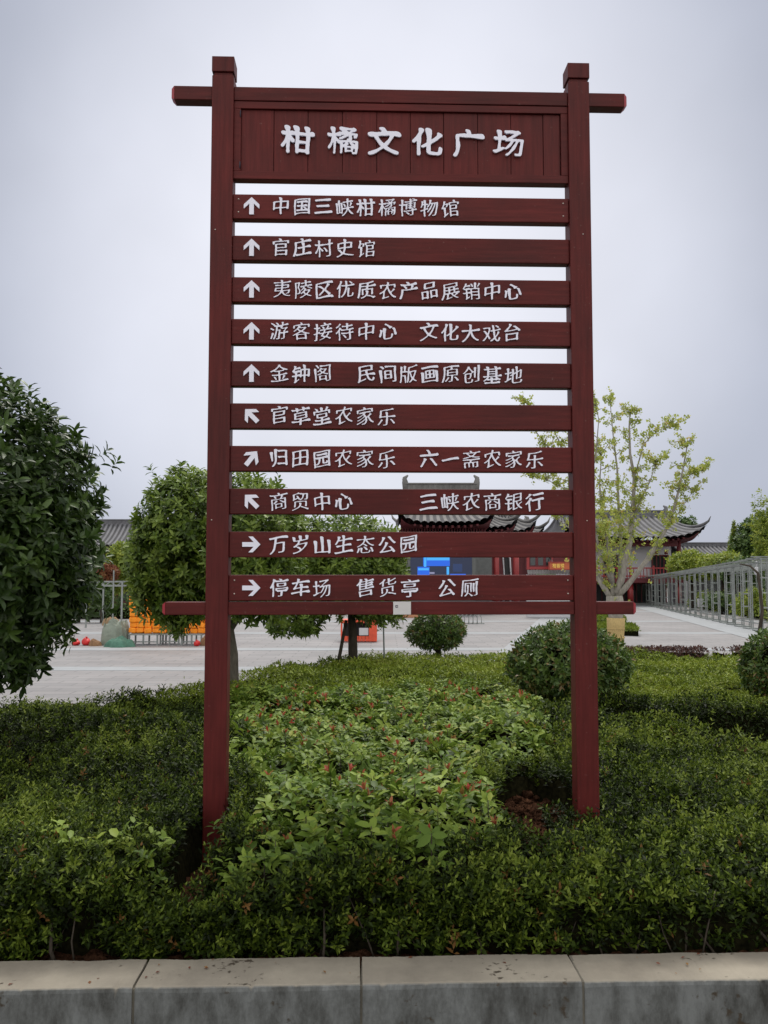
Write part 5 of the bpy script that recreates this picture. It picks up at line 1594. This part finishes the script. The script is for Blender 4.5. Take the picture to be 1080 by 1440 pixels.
def bench(label, px0, px1, Y):
    a = at(px0, 900, Y); b_ = at(px1, 900, Y)
    root = empty('metal_bench', ((a.x + b_.x) / 2, Y, 0)); tag(root, label, 'bench', 'low metal benches under the orange bundles')
    h = 0.26; L_ = b_.x - a.x
    t = MB()
    for k in range(5): t.box(-L_ / 2, L_ / 2, k * 0.12, k * 0.12 + 0.09, h - 0.03, h)
    t.build('top', M['galv'], root)
    n = max(2, int(L_ / 0.3))
    for i in range(n + 1):
        x = -L_ / 2 + 0.02 + (L_ - 0.04) * i / n
        for y in (0.03, 0.54):
            l = MB(); l.bar((x, y, 0), (x, y, h - 0.032), 0.035); l.build('leg', M['galv'], root)
    r = MB(); r.bar((-L_ / 2, 0.03, 0.08), (L_ / 2, 0.03, 0.08), 0.025); r.build('stretcher', M['galv'], root)
bench('low grey metal bench under the left end of the orange bundles', 180, 222, 20.0)
bench('low grey metal bench in the middle under the orange bundles', 224, 252, 20.15)
bench('low grey metal bench under the orange bundles nearest the left sign post', 254, 284, 20.0)

# bundles of orange cloth stacked on the benches
def bundles():
    Y = 20.3; k = Y / F_PX
    a = at(183, 890, Y).x; b_ = at(303, 890, Y).x
    proto = None
    w_ = 0.175; h = 0.125
    n = int((b_ - a) / w_); rr = random.Random(9)
    for c in range(n):
        rows = 9 - (1 if c % 4 == 2 else 0) if c > 0 else 10
        for r in range(rows):
            if proto is None:
                mb = MB(); mb.box(-0.088, 0.088, -0.11, 0.11, 0, 0.126)
                o = proto = mb.build('orange_bundle', M['orange'], bevel=0.028)
                o.modifiers[0].segments = 3
                tag(o, 'bright orange square bundle in the tall stack behind the round green tree', 'bundle', 'orange bundles stacked on the benches')
            else:
                o = proto.copy(); COL.objects.link(o)
            o.location = (a + w_ * (c + 0.5) + rr.uniform(-.008, .008), Y + rr.uniform(-.03, .03), 0.262 + r * h)
            o.rotation_euler = (rr.uniform(-.1, .1), rr.uniform(-.10, .10), rr.uniform(-.25, .25))
bundles()

def booth():
    Y = 21.0
    a = at(479, 913, Y); b_ = at(530, 880, Y)
    root = empty('plank_booth', ((a.x + b_.x) / 2, Y, 0)); tag(root, 'orange red plank booth with a pale window opening behind the wide low tree', 'booth')
    w_ = b_.x - a.x; z1 = at(0, 876, Y).z
    p = MB(); n = 8; g = w_ * 0.78 / n; zc = at(0, 894.5, Y).z
    for i in range(n): p.box(-w_ / 2 + i * g + 0.004, -w_ / 2 + (i + 1) * g - 0.004, 0, 0.03, 0.02, zc)
    p.build('plank_front', M['booth'], root)
    s = MB(); s.box(-w_ / 2 + n * g, w_ / 2, -0.02, 0.04, 0.02, z1 - 0.003); s.box(w_ / 2 - 0.03, w_ / 2, 0.04, 0.7, 0.02, z1 - 0.003); s.build('side_panel', M['booth'], root)
    f = MB(); f.box(-w_ / 2, -w_ / 2 + 0.04, -0.01, 0.03, zc + .003, z1 - .003); f.box(-w_ / 2 - 0.02, w_ / 2 + 0.02, -0.03, 0.72, z1, z1 + 0.07); f.build('frame', M['booth'], root)
    x0 = at(505, 890, Y).x - root.location.x; x1 = at(518, 890, Y).x - root.location.x
    q = MB(); q.box(x0, x1, 0.005, 0.02, zc + 0.02, at(0, 883, Y).z); q.build('notice', M['whitewall'], root)  # pale slab added for the plaza seen through the window opening
    bk = MB(); bk.box(-w_ / 2 + .04, w_ / 2 - .04, 0.6, 0.63, 0.02, z1 - .01); bk.build('back', M['dark'], root)
booth()

# long terracotta planter far across the plaza and a low wire rack
mb = MB(); a = at(556, 871, 34); b_ = at(590, 863, 34)
mb.box(a.x, b_.x, 33.7, 34.3, 0.0, 0.42); mb.box(a.x - 0.04, b_.x + 0.04, 33.66, 34.34, 0.423, 0.50)
tag(mb.build('planter', M['brick'], bevel=0.01), 'terracotta coloured long planter far across the plaza', 'planter')
mb = MB(); a = at(652, 880, 29)
for i in range(7):
    x = a.x - 0.4 + i * 0.14
    pts = [(x, 29, 0), (x + 0.02, 29, 0.25), (x + 0.10, 29.05, 0.32), (x + 0.16, 29.1, 0.22), (x + 0.17, 29.1, 0)]
    mb.tube(pts, [0.012] * 5, 5)
mb.bar((a.x - 0.45, 29.05, 0.02), (a.x + 0.7, 29.05, 0.02), 0.03)
tag(mb.build('cycle_rack', M['galv']), 'low grey wire rack on the paving right of the small ball shrub', 'rack')

# distant wooded rise that closes the horizon
def rise():
    b = MB()
    def fn(a, t):
        x = -260 + 520 * a
        h = 3.0 + 2.2 * vnoise(np.array([x * 0.03]), np.array([0.5]), 5)[0] + 0.9 * vnoise(np.array([x * 0.25]), np.array([t * 5]), 6)[0]
        return (x, 130 + 40 * t, h * math.sin(math.pi * min(1, t * 0.9 + 0.02)) - 0.1)
    b.grid(fn, 260, 10, 0, True)
    return tag(b.build('hills', mat('far_woods', (0.03, 0.05, 0.02), rough=1.0, spec=0.0, scale=0.6, col2=(0.07, 0.10, 0.045))), kind='structure')
rise()

rr = random.Random(31); mb = MB()
for i in range(420):
    x = 0.80 + rr.gauss(0, 0.15); y = 4.95 + rr.gauss(0, 0.34); r = 0.008 + 0.03 * rr.random() ** 3
    mb.blob((x, y, float(soil_z(np.array([x]), np.array([y]))[0]) + r * 0.35), (r * 1.2, r, r * 0.85), i, 0.45, 7, 5)
tag(mb.build('soil_clods', M['soil']), 'crumbly red clods on the bare patch by the right post', kind='stuff')
# leaf litter lying on the kerb
rng = np.random.default_rng(12)
n = 26
x = rng.uniform(-1.3, 1.3, n); y = 0.0314 * x + rng.uniform(3.13, 3.325, n)
D = rng.normal(size=(n, 3)); D[:, 2] = 0; U = np.tile([0, 0, 1.0], (n, 1)) + 0.15 * rng.normal(size=(n, 3))
L_ = rng.uniform(0.006, 0.024, n)
o = leaf_mesh('leaf_litter', np.stack([x, y, np.full(n, 0.154)], 1), D, U, L_, L_ * 0.5, rng.uniform(0.2, 1, n), LEAF_S, [RUST])
tag(o, 'bits of dead leaf scattered on the kerb tops', kind='stuff')
